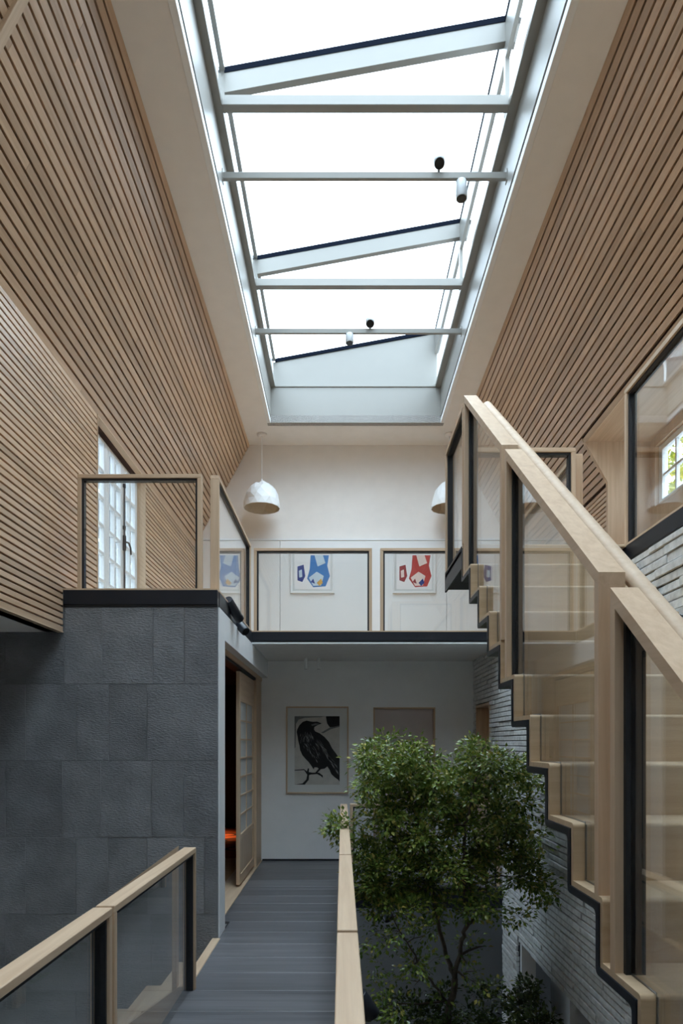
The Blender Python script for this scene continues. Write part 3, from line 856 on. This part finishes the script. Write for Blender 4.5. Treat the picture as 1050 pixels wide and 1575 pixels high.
o = prism('landing', rounded_tread(nose_y(5), YLD, ZL, TW, SX0, 1.74), 'x', SX0, 1.742, 'tread', st)
def fillet(pts, r, n=4):
    out = [pts[0]]
    for i in range(1, len(pts) - 1):
        p, q, s = Vector(pts[i - 1]), Vector(pts[i]), Vector(pts[i + 1])
        a, b = (p - q).normalized(), (s - q).normalized()
        rr_ = min(r, .45 * (p - q).length, .45 * (s - q).length)
        A, B = q + a * rr_, q + b * rr_
        for j in range(n + 1):
            t = j / n
            out.append(tuple(A.lerp(q, t).lerp(q.lerp(B, t), t)))
    out.append(pts[-1]); return out
def zig(d):
    pts = [(nose_y(-9) + d, 0.0)]
    for k in range(-9, 5):
        pts.append((nose_y(k) + d, nose_z(k) - d)); pts.append((nose_y(k + 1) + d, nose_z(k) - d))
    pts.append((nose_y(5) + d, ZL - d)); pts.append((YLD, ZL - d))
    return pts
up, lo_ = fillet(zig(TW + .001), .004), fillet(zig(TW + .026), .022)
V, F = [], []
for x in (SX0 - .004, SX1 + .003):
    V += [(x, p[0], p[1]) for p in up] + [(x, p[0], p[1]) for p in lo_]
nu = len(up)
for i in range(nu - 1):
    F.append((i, i + 1, nu + i + 1, nu + i)); F.append((2 * nu + i, 3 * nu + i, 3 * nu + i + 1, 2 * nu + i + 1))
    F.append((i, 2 * nu + i, 2 * nu + i + 1, i + 1)); F.append((nu + i, nu + i + 1, 3 * nu + i + 1, 3 * nu + i))
for i in (0, nu - 1): F.append((i, nu + i, 3 * nu + i, 2 * nu + i))
mesh_obj('steel_plate', V, F, 'steel', st)
# landing edge beams and underside
box('landing_fascia', (SX0 - .004, SX0 + .008), (nose_y(5) + .05, YLD + .02), (EYE + 1.08, ZL - .002), 'steel', st)
box('landing_fascia', (SX0 + .008, 1.742), (YLD, YLD + .02), (EYE + 1.10, ZL - .002), 'steel', st)
box('landing_soffit', (SX0 + .008, 1.742), (nose_y(5) + .06, YLD), (EYE + 1.10, EYE + 1.115), 'liner', st)
# wall-side tread brackets
for k in range(-9, 5):
    box('wall_bracket', (SX1 + .003, XB - .012), (nose_y(k) + .004, nose_y(k) + .2), (nose_z(k) - .11, nose_z(k) - .016), 'steel', st, .006)
# glazing bead set into the treads
bead = []
for k in range(-9, 5):
    bead += [(.785, nose_y(k) - .002, (nose_z(k - 1) if k > -9 else 0) + .003), (.785, nose_y(k) - .002, nose_z(k) - .006), (.785, nose_y(k) + .006, nose_z(k) + .002), (.785, nose_y(k + 1) - .002, nose_z(k) + .002)]
bead.append((.785, nose_y(5) - .002, ZL - .006)); 
tube('glazing_bead', bead, .003, 'bead', st, 6)

# stair balustrade panels
FX0, FX1 = .744, .822
ztop = lambda y: EYE + 2.124 + (RISE / G) * (y - 4.177)
def sguard(y0, y1, label):
    t = thing('stair_balustrade', (.78, y0, stair_top(y0)), label, 'balustrade', 'stair balustrades')
    th = .042
    prism('top_rail', [(y0, ztop(y0)), (y1, ztop(y1)), (y1, ztop(y1) - th), (y0, ztop(y0) - th)], 'x', FX0, FX1, 'oak_y', t)
    pz = lambda y: stair_top(y)
    prism('post', [(y0, pz(y0 + .02)), (y0 + FT, pz(y0 + .02)), (y0 + FT, ztop(y0 + FT) - th), (y0, ztop(y0) - th)], 'x', FX0, FX1, 'oak_z', t)
    prism('post', [(y1 - FT, pz(y1 - .02)), (y1, pz(y1 - .02)), (y1, ztop(y1) - th), (y1 - FT, ztop(y1 - FT) - th)], 'x', FX0, FX1, 'oak_z', t)
    L = .016; A, B = y0 + FT, y1 - FT; la, lb = FX0 + .024, FX1
    prism('liner', [(A, pz(A + .005)), (A + L, pz(A + .005)), (A + L, ztop(A + L) - th), (A, ztop(A) - th)], 'x', la, lb, 'liner', t)
    prism('liner', [(B - L, pz(B - .005)), (B, pz(B - .005)), (B, ztop(B) - th), (B - L, ztop(B - L) - th)], 'x', la, lb, 'liner', t)
    A += L; B -= L
    prism('liner', [(A, ztop(A) - th - L), (B, ztop(B) - th - L), (B, ztop(B) - th), (A, ztop(A) - th)], 'x', la, lb, 'liner', t)
    # pane with a stepped foot
    pts = [(A, ztop(A) - th - L)]
    pts.append((A, stair_top(A + 1e-4)))
    for k in range(-9, 6):
        if A + .004 < nose_y(k) < B - .004:
            pts.append((nose_y(k) - .001, pts[-1][1])); pts.append((nose_y(k) - .001, nose_z(k)))
    pts.append((B, pts[-1][1])); pts.append((B, ztop(B) - th - L))
    V = [(.781, p[0], p[1]) for p in pts] + [(.793, p[0], p[1]) for p in pts]
    n = len(pts)
    F = [(i, (i + 1) % n, n + (i + 1) % n, n + i) for i in range(n)]
    me_f = [tuple(range(n)), tuple(range(2 * n - 1, n - 1, -1))]
    o = mesh_obj('glass_pane', V, me_f + F, 'glass', t)
    return t
sguard(3.19, 4.177, 'topmost sloping oak and glass stair balustrade meeting the landing')
sguard(1.983, 3.125, 'middle sloping oak and glass stair balustrade')
sguard(.85, 1.896, 'lowest sloping oak and glass stair balustrade, cut off by the picture edge')
guard('y', FX0 - .004, FX1 - .01, 4.19, 4.905, ZL, EYE + 2.085, 'oak framed glass balustrade on the side of the stair landing', 'stair balustrades', name='stair_balustrade')
guard('x', YLD - .075, YLD - .002, FX1, 1.652, ZL, EYE + 2.086, 'oak framed glass balustrade closing the far end of the stair landing', 'stair balustrades', name='stair_balustrade')
tag(box('oak_post', (1.662, 1.735), (4.92, 4.99), (EYE + 1.08, EYE + 2.055), 'oak_z', None, .003), 'plain oak post beside the landing balustrade', 'post')
hr = thing('handrail', (.862, .9, 1.0), 'pale rounded oak handrail running down inside the stair balustrade', 'handrail')
hy = [.9, 1.5, 2.2, 3.0, 3.7, 4.05, 4.075]
tube('rail', [(.860, yv, ztop(yv) - .034) for yv in hy], [.027] * 6 + [.018], 'rail_oak', hr, 16)
for yv in (1.45, 2.5, 3.6): tube('bracket', [(.866, yv, ztop(yv) - .055), (.85, yv, ztop(yv) - .085), (.822, yv, ztop(yv) - .03)], .006, 'steel', hr, 8)

# ------------------------------------------------------------------ stair down to the lower storey
sd = thing('lower_staircase', (-1.6, 4.9, -2.9), 'oak stair dropping away beside the dark stone wall', 'staircase')
box('nosing', (-1.03, -.965), (4.33, YST - .006), (-.022, .006), 'oak_y', sd, .004)
for k in range(8):
    x1 = -1.03 - .25 * k; zt = -.185 * (k + 1)
    box('tread', (x1 - .27, x1), (4.42, YST - .006), (zt - .03, zt), 'oak_y', sd, .004)
    box('riser', (x1 - .018, x1), (4.42, YST - .006), (zt, zt + .155), 'oak_y', sd)
V = [(-1.03, 0.0), (-3.26, -1.65), (-3.26, -1.98), (-1.03, -.26)]
prism('string', V, 'y', 4.38, 4.42, 'oak_x', sd)
lg = thing('stair_balustrade', (-1.5, 4.4, -.5), 'dim sloping glass balustrade of the descending stair beside the stone wall', 'balustrade', 'lower stair balustrades')
zr_ = lambda x: .885 + .74 * (x + 1.06)
prism('top_rail', [(-1.06, zr_(-1.06)), (-2.9, zr_(-2.9)), (-2.9, zr_(-2.9) - .04), (-1.06, zr_(-1.06) - .04)], 'y', 4.375, 4.43, 'oak_x', lg)
prism('glass_pane', [(-1.09, zr_(-1.09) - .04), (-2.87, zr_(-2.87) - .04), (-2.87, -1.36), (-1.09, -.04)], 'y', 4.396, 4.404, 'glass', lg)
prism('post', [(-1.06, zr_(-1.06) - .04), (-1.09, zr_(-1.09) - .04), (-1.09, -.04), (-1.06, -.02)], 'y', 4.375, 4.43, 'oak_z', lg)

# ------------------------------------------------------------------ pendants
def pendant(cx, cy, label, seed):
    rnd = random.Random(seed)
    zr, zt, Rr = EYE + 3.405, EYE + 3.775, .268
    t = thing('pendant_lamp', (cx, cy, zr), label, 'lamp', 'faceted white pendants')
    prof = []
    for i in range(7):
        a = (i / 6) * math.pi / 2
        prof.append((Rr * (math.cos(a) ** .8) if i < 6 else .03, (zt - zr) * math.sin(a) ** 1.05))
    n = 15
    V, F, fm = [], [], []
    for layer in (0, 1):
        for i, (r, h) in enumerate(prof):
            for k in range(n):
                rn = random.Random(seed * 1000 + i * 50 + k)
                j = 1 + rn.uniform(-.05, .05) * (1 if 0 < i < 6 else .25)
                dz = rn.uniform(-.02, .02) if 0 < i < 6 else 0
                ang = 2 * math.pi * (k + (.5 if i % 2 else 0) + rn.uniform(-.2, .2) * (0 < i < 6)) / n
                rr2 = r * j - layer * .01
                V.append((cx + rr2 * math.cos(ang), cy + rr2 * math.sin(ang), zr + h + dz - layer * .01 * (i > 0)))
    m = len(prof) * n
    for i in range(len(prof) - 1):
        for k in range(n):
            k2 = (k + 1) % n
            a, b, c, d = i * n + k, i * n + k2, (i + 1) * n + k2, (i + 1) * n + k
            tri = [(a, b, d), (b, c, d)] if i % 2 == 0 else [(a, b, c), (a, c, d)]
            for f in tri:
                F.append(f); fm.append(0); F.append(tuple(m + q for q in f[::-1])); fm.append(1)
    for k in range(n):
        k2 = (k + 1) % n
        F.append((k, m + k, m + k2, k2)); fm.append(0)
    F.append(tuple(6 * n + k for k in range(n))); fm.append(0)
    mesh_obj('shade', V, F, None, t, False, ['lampshade', 'shade_in'], fm, recalc=False)
    tube('cap', [(cx, cy, zt - .01), (cx, cy, zt + .01), (cx, cy, zt + .06)], [.026, .024, .006], 'lampshade', t, 14)
    tube('cord', [(cx, cy, zt + .05), (cx, cy, ZC - .02)], .0055, 'lampshade', t, 8)
    tube('ceiling_rose', [(cx, cy, ZC - .03), (cx, cy, ZC - .022), (cx, cy, ZC)], [.045, .07, .075], 'plaster', t, 24)
    tube('bulb_holder', [(cx, cy, zt - .02), (cx, cy, zt - .12)], .022, 'lampshade', t, 12)
    tube('bulb', [(cx, cy, zt - .12), (cx, cy, zt - .15), (cx, cy, zt - .19), (cx, cy, zt - .215)], [.02, .034, .034, .012], 'lampshade', t, 12)
pendant(-1.168, 9.93, 'faceted white pendant lamp hanging beside the slatted slope above the far gallery', 3)
pendant(1.56, 9.93, 'faceted white pendant lamp half hidden behind the stair landing balustrade', 8)

# ------------------------------------------------------------------ pictures
def disc(cx, cz, rx, rz, n=28, a0=0, a1=360):
    return [(cx + rx * math.cos(math.radians(a0 + (a1 - a0) * i / n)), cz + rz * math.sin(math.radians(a0 + (a1 - a0) * i / n))) for i in range(n if a1 - a0 == 360 else n + 1)]
def framed(loc_x, z0, z1, yw, wmat, fw, label, name, fd=.03):
    x0, x1 = loc_x
    t = thing(name, ((x0 + x1) / 2, yw, z0), label, 'picture', None)
    ya, yb_ = yw - fd, yw
    box('frame', (x0, x0 + fw), (ya, yb_), (z0, z1), wmat[0], t, .002); box('frame', (x1 - fw, x1), (ya, yb_), (z0, z1), wmat[0], t, .002)
    box('frame', (x0 + fw, x1 - fw), (ya, yb_), (z1 - fw, z1), wmat[1], t, .002); box('frame', (x0 + fw, x1 - fw), (ya, yb_), (z0, z0 + fw), wmat[1], t, .002)
    box('mount', (x0 + fw, x1 - fw), (yw - .012, yw - .002), (z0 + fw, z1 - fw), 'mat_board', t)
    return t, yw - .012
for (x0, x1), (c1, c2, c3, c4), lab in (((-.775, -.118), ('blue', 'navy', 'pale_blue', 'mustard'), 'square white framed abstract print in blue shapes on the panelled wall'),
                                        ((.755, 1.403), ('red', 'brickred', 'pale_pink', 'navy'), 'square white framed abstract print in red shapes on the panelled wall')):
    z0, z1 = EYE + 2.237, EYE + 2.884
    t, yb_ = framed((x0, x1), z0, z1, YU - .05, ('joinery', 'joinery'), .03, lab, 'framed_print')
    box('sheet', (x0 + .06, x1 - .06), (yb_ - .003, yb_ - .001), (z0 + .06, z1 - .06), 'art_white', t)
    q = lambda u, v: (x0 + (x1 - x0) * u, z0 + (z1 - z0) * v)
    s = (x1 - x0)
    def blob(nm, u, v, ru, rv, mat, lay, a0=0, a1=360):
        c = q(u, v); prism(nm, disc(c[0], c[1], ru * s, rv * s, 28, a0, a1), 'y', yb_ - .003 - .0012 * lay, yb_ - .003, mat, t)
    prism('print_shape', [q(.16, .62), q(.30, .66), q(.34, .40), q(.27, .26), q(.16, .30)], 'y', yb_ - .0042, yb_ - .003, c2, t)
    prism('print_shape', [q(.46, .88), q(.88, .88), q(.84, .64), q(.90, .40), q(.80, .16), q(.52, .14), q(.38, .34), q(.44, .56)], 'y', yb_ - .0042, yb_ - .003, c1, t)
    prism('print_shape', [q(.55, .88), q(.74, .88), q(.80, .70), q(.62, .62)], 'y', yb_ - .0054, yb_ - .003, c3, t)
    prism('print_shape', [q(.42, .36), q(.60, .50), q(.76, .40), q(.70, .18), q(.52, .17)], 'y', yb_ - .0054, yb_ - .003, c3, t)
    prism('print_shape', [q(.19, .52), q(.26, .55), q(.27, .38), q(.20, .36)], 'y', yb_ - .0054, yb_ - .003, c3, t)
    prism('print_shape', [q(.60, .24), q(.70, .34), q(.74, .24), q(.66, .17)], 'y', yb_ - .0066, yb_ - .003, c4, t)
    prism('print_shape', [q(.46, .26), q(.52, .34), q(.56, .22)], 'y', yb_ - .0066, yb_ - .003, c2, t)
# crow print
cx_ = lambda c: (440 + c / 10.5 - 526) * YB / 1050
cz_ = lambda c: EYE - (1085 + c / 10.5 - 1142) * YB / 1050
t, yb_ = framed((cx_(0), cx_(1006)), cz_(1422), cz_(20), YB, ('oak_z', 'oak_x'), .018, 'large oak framed drawing of a black crow on a branch on the hall end wall', 'framed_drawing', .035)
def pp(nm, pts, mat, lay):
    return prism(nm, [(cx_(a), cz_(b)) for a, b in pts], 'y', yb_ - .002 - .0012 * lay, yb_ - .0005, mat, t)
pp('sheet', [(135, 175), (862, 175), (862, 1280), (135, 1280)], 'print_paper', 0)
pp('dark_wash', [(640, 175), (862, 175), (862, 325), (780, 345), (705, 355), (660, 290)], 'black_ink', 1)
pp('grey_wash', [(135, 175), (640, 175), (560, 190), (300, 200), (200, 230), (160, 300), (150, 680), (135, 690)], 'grey_ink', 1)
pp('grey_wash', [(560, 440), (700, 360), (862, 325), (862, 345), (720, 385), (600, 450)], 'grey_ink', 1)
pp('branch', [(135, 1040), (290, 1028), (335, 1065), (350, 1015), (370, 1020), (365, 1075), (420, 1085), (530, 1085), (590, 1130), (592, 1170), (560, 1140), (500, 1108), (400, 1115), (370, 1125), (365, 1200), (300, 1278), (140, 1275), (265, 1258), (325, 1195), (340, 1120), (290, 1045), (135, 1052)], 'black_ink', 1)
pp('crow', [(575, 292), (500, 262), (430, 265), (385, 258), (330, 245), (270, 265), (215, 320), (180, 385), (170, 430), (185, 500), (195, 570), (215, 650), (225, 720), (260, 800), (310, 860), (360, 910), (410, 980), (445, 1035), (455, 1000), (500, 1000), (525, 1020), (470, 1085), (500, 1090), (560, 1030), (620, 1020), (665, 985), (700, 1040), (730, 1110), (790, 1165), (840, 1200), (862, 1230), (862, 860), (800, 770), (740, 690), (690, 590), (620, 510), (540, 450), (470, 420), (450, 390), (455, 350), (500, 322), (540, 305)], 'black_ink', 2)
pp('beak_light', [(400, 310), (470, 290), (545, 296), (480, 318), (420, 332)], 'grey_ink', 3)
fr = random.Random(5)
for i in range(150):
    # feather strokes following the breast, wing and tail
    zone = i % 3
    if zone == 0: x, y_, dx, dy = fr.uniform(230, 430), fr.uniform(420, 560), fr.uniform(-10, 20), fr.uniform(40, 80)
    elif zone == 1: x, y_, dx, dy = fr.uniform(250, 520), fr.uniform(600, 880), fr.uniform(20, 50), fr.uniform(40, 80)
    else:
        u = fr.random(); x, y_ = 480 + u * 330, 500 + u * 480 + fr.uniform(-10, 90); dx, dy = fr.uniform(40, 70), fr.uniform(60, 100)
    if x + dx > 855 or (zone == 1 and y_ > 560 + (x - 200) * 1.25): continue
    w_ = fr.uniform(2, 6)
    pp('feather_stroke', [(x, y_), (x + dx * .5 + w_, y_ + dy * .5 - w_ * .5), (x + dx, y_ + dy), (x + dx * .5 - w_, y_ + dy * .5 + w_ * .5)], fr.choice(['grey_ink', 'grey_ink', 'light_ink']), 3)

# ------------------------------------------------------------------ other spotlights
spot((-.955, 6.02, EYE + 1.17), (.35, 1, -.62), .042, .26, 'spot_black', 'black spotlight on the floor edge above the hall doorway, nearer one', (-.985, 6.02, EYE + 1.16), 'black wall spotlights')
spot((-.945, 6.38, EYE + 1.08), (.6, -.5, -.62), .042, .17, 'spot_black', 'black spotlight on the floor edge above the hall doorway, lower farther one', (-.985, 6.38, EYE + 1.13), 'black wall spotlights')
for xx, tx in ((-.46, 'one beside the shoji door'), (-.30, 'one above the crow picture')):
    spot((xx, 8.68, ZS - .075), (0, .1, -1), .021, .13, 'lampshade', 'tiny white ceiling spotlight under the upper gallery, ' + tx, (xx, 8.68, ZS + .003), 'hall ceiling spotlights')
spot((.46, 7.31, -.28), (.5, -.6, -.6), .055, .16, 'spot_black', 'black spotlight under the hall floor edge behind the tree', (.44, 7.41, -.2), 'void spotlights')
spot((.14, 4.2, -.06), (.5, .2, -.8), .055, .17, 'spot_black', 'black spotlight on the walkway side just below the balustrade', (.07, 4.2, -.05), 'void spotlights')

# ------------------------------------------------------------------ tree
def P3(x, y, Y): return Vector(((x - 526) * Y / 1050, Y, EYE - (y - 1142) * Y / 1050))
def leaf_geo(V, F, p, d, up, L, Wd):
    d = d.normalized(); s = d.cross(up)
    if s.length < 1e-4: s = d.cross(Vector((1, 0, 0)))
    s.normalize(); n = s.cross(d)
    b = len(V)
    V += [tuple(p), tuple(p + d * L * .45 + s * Wd * .5 + n * Wd * .14), tuple(p + d * L - n * L * .08), tuple(p + d * L * .45 - s * Wd * .5 + n * Wd * .14), tuple(p + d * L * .5)]
    F += [(b, b + 4, b + 1), (b + 4, b + 2, b + 1), (b, b + 3, b + 4), (b + 4, b + 3, b + 2)]
def make_tree(name, label, stems, clumps, seed, leafmat, leafL, per, base, thin_below=-9, xmax=99):
    rnd = random.Random(seed)
    t = thing(name, base, label, 'tree')
    nodes = []
    for path, rad in stems:
        # resample with a gentle wobble
        pts, rs = [], []
        for i in range(len(path) - 1):
            for j in range(5):
                u = j / 5
                p = path[i].lerp(path[i + 1], u)
                if i + j > 0: p = p + Vector((rnd.uniform(-1, 1), rnd.uniform(-1, 1), 0)) * .012
                pts.append(p); rs.append(rad[0] + (rad[1] - rad[0]) * (i + u) / (len(path) - 1))
        pts.append(path[-1]); rs.append(rad[1])
        tube('trunk', pts, rs, 'leafbark', t, 8)
        nodes += [(p, r) for p, r in zip(pts, rs)]
    LV, LF, BV, BF = [], [], [], []
    tips = []
    for (c, rad, n) in clumps:
        for _ in range(n):
            while True:
                q = Vector((rnd.uniform(-1, 1), rnd.uniform(-1, 1), rnd.uniform(-1, 1)))
                if .25 < q.length < 1: break
            tp = c + Vector((q.x * rad[0], q.y * rad[1], q.z * rad[2])); tp.x = min(tp.x, xmax - rnd.uniform(.02, .2))
            tips.append(tp)
    cen = nodes[len(nodes) // 2][0]
    tips.sort(key=lambda p: min((p - n_[0]).length for n_ in nodes))
    for p in tips:
        best = min(nodes, key=lambda n_: (p - n_[0]).length * (1.0 if n_[0].z < p.z + .1 else 1.7))
        a = best[0]; d = p - a
        m1 = a.lerp(p, .4) + Vector((rnd.uniform(-1, 1), rnd.uniform(-1, 1), rnd.uniform(.2, 1.2))) * d.length * .10
        m2 = a.lerp(p, .75) + Vector((rnd.uniform(-1, 1), rnd.uniform(-1, 1), rnd.uniform(0, 1))) * d.length * .08
        r0 = min(best[1] * .8, .012)
        tube_geo([a, m1, m2, p], [r0, r0 * .8, r0 * .6, .0022], 4, BV, BF, False)
        nodes += [(m1, r0 * .8), (m2, r0 * .6)]
        k = rnd.randint(int(per * .7), int(per * 1.3))
        if p.z < thin_below: k = int(k * .42)
        for i in range(k):
            u = rnd.random()
            base_p = a.lerp(p, .55 + .45 * u) if rnd.random() < .3 else m2.lerp(p, u)
            off = Vector((rnd.gauss(0, 1), rnd.gauss(0, 1), rnd.gauss(0, .8)))
            lp_ = base_p + off * .042
            dirv = off + Vector((0, 0, -.15)) + d.normalized() * .8
            upv = Vector((rnd.gauss(0, .45), rnd.gauss(0, .45), 1))
            s = rnd.uniform(.7, 1.25)
            if lp_.x > xmax: lp_.x = xmax - rnd.uniform(0, .05)
            if lp_.x > xmax - .06: dirv.x = -abs(dirv.x)
            leaf_geo(LV, LF, lp_, dirv, upv, leafL * s, leafL * s * .58)
    bo = mesh_obj('branches', BV, BF, 'leafbark', t, True, recalc=False); tag(bo, kind='stuff')
    fo = mesh_obj('foliage', LV, LF, leafmat, t, False, recalc=False); tag(fo, kind='stuff')
    return t
T0 = 5.55
P = lambda x, y, dy=0: P3(x, y, T0 + dy)
sc_ = T0 / 1050
def E(x, y, rx, ry, n, dy=0, ryd=.55): return (P(x, y, dy), (rx * sc_, ryd, ry * sc_), n)
base = Vector((P(672, 1575).x, T0, -2.9))
fork = P(699, 1505)
stems = [([base, P(688, 1572), fork], (.035, .026)),
         ([fork, P(687, 1468), P(672, 1420, .05), P(668, 1380, .1), P(650, 1300, .1), P(630, 1220, .15), P(620, 1170, .2)], (.021, .006)),
         ([fork, P(711, 1445, -.1), P(719, 1418, -.15), P(712, 1350, -.2), P(715, 1270, -.25), P(735, 1190, -.2), P(742, 1150, -.2)], (.021, .006)),
         ([P(716, 1425, -.14), P(736, 1405, .1), P(750, 1350, .25), P(760, 1270, .3), P(758, 1180, .3)], (.014, .005)),
         ([P(686, 1540), P(655, 1500, -.15), P(625, 1450, -.3), P(600, 1400, -.35)], (.012, .004))]
clumps = [E(605, 1175, 62, 45, 62), E(575, 1225, 38, 40, 30), E(648, 1200, 48, 40, 34), E(745, 1180, 58, 42, 52), E(795, 1215, 38, 45, 34), E(690, 1225, 62, 40, 40),
          E(640, 1270, 88, 42, 66), E(740, 1270, 62, 45, 46), E(590, 1320, 50, 40, 34), E(670, 1330, 70, 40, 48), E(760, 1320, 42, 38, 26), E(815, 1330, 28, 30, 16),
          E(520, 1272, 17, 14, 7, -.2, .12), E(548, 1290, 20, 25, 8, -.15, .2), E(700, 1375, 90, 22, 30), E(585, 1375, 38, 25, 16),
          E(785, 1400, 36, 28, 12), E(800, 1285, 34, 40, 26), E(822, 1355, 22, 24, 14), E(560, 1345, 28, 40, 18), E(620, 1380, 50, 18, 22), E(650, 1395, 90, 14, 20), E(600, 1450, 45, 50, 22, -.3), E(585, 1530, 32, 40, 14, -.2), E(740, 1480, 36, 35, 12), E(640, 1500, 40, 45, 12), E(660, 1430, 40, 30, 10), E(832, 1385, 8, 18, 3, 0, .1)]
make_tree('indoor_tree', 'slender multi stemmed evergreen tree rising through the void beside the walkway', stems, clumps, 11, 'leaf', .043, 46, base, P(0, 1392).z, XB - .03)
# low planting beneath
b2 = Vector((P(760, 1575).x, T0 + .1, -2.9))
stems2 = [([b2, P(755, 1700, .1), P(740, 1580, .1)], (.02, .008)), ([Vector((b2.x + .1, b2.y, -2.88)), P(820, 1680, .1), P(830, 1570, 0)], (.018, .006)),
          ([Vector((b2.x - .2, b2.y, -2.88)), P(640, 1700, .1), P(610, 1590, 0)], (.018, .006))]
clumps2 = [E(600, 1570, 45, 35, 18), E(690, 1560, 60, 32, 26), E(770, 1550, 55, 32, 26), E(840, 1555, 45, 38, 26), E(730, 1620, 140, 50, 40)]
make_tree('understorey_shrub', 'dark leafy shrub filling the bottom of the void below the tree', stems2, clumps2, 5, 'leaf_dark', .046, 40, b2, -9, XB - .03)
# garden tree outside the dormer window
ob = Vector((5.9, 11.4, -3.0))
make_tree('garden_tree', 'yellow green garden tree seen through the dormer window', [([ob, Vector((5.8, 11.4, 2.0)), Vector((5.7, 11.4, 5.6))], (.14, .05))],
          [(Vector((5.6, 11.3, 5.9)), (.9, 1.2, .9), 60), (Vector((5.9, 12.3, 6.6)), (1.0, 1.2, .9), 50)], 9, 'leaf_out', .13, 18, ob)
# neighbouring house opposite the tall casement
nh = thing('neighbouring_house', (-7, 9, -3.0), 'grey rendered house front outside the tall casement window', 'house')
box('facade', (-7.3, -7.0), (2.0, 44.0), (-3.0, 18.0), 'facade', nh)
for i in range(10):
    for j in range(5):
        w_ = box('window_surround', (-7.0, -6.96), (4.2 + i * 3.6, 5.5 + i * 3.6), (-1.2 + j * 3.3, .8 + j * 3.3), 'joinery', nh, .004)
        box('window_glazing', (-6.96, -6.955), (4.3 + i * 3.6, 5.4 + i * 3.6), (-1.1 + j * 3.3, .7 + j * 3.3), 'spot_black', w_)
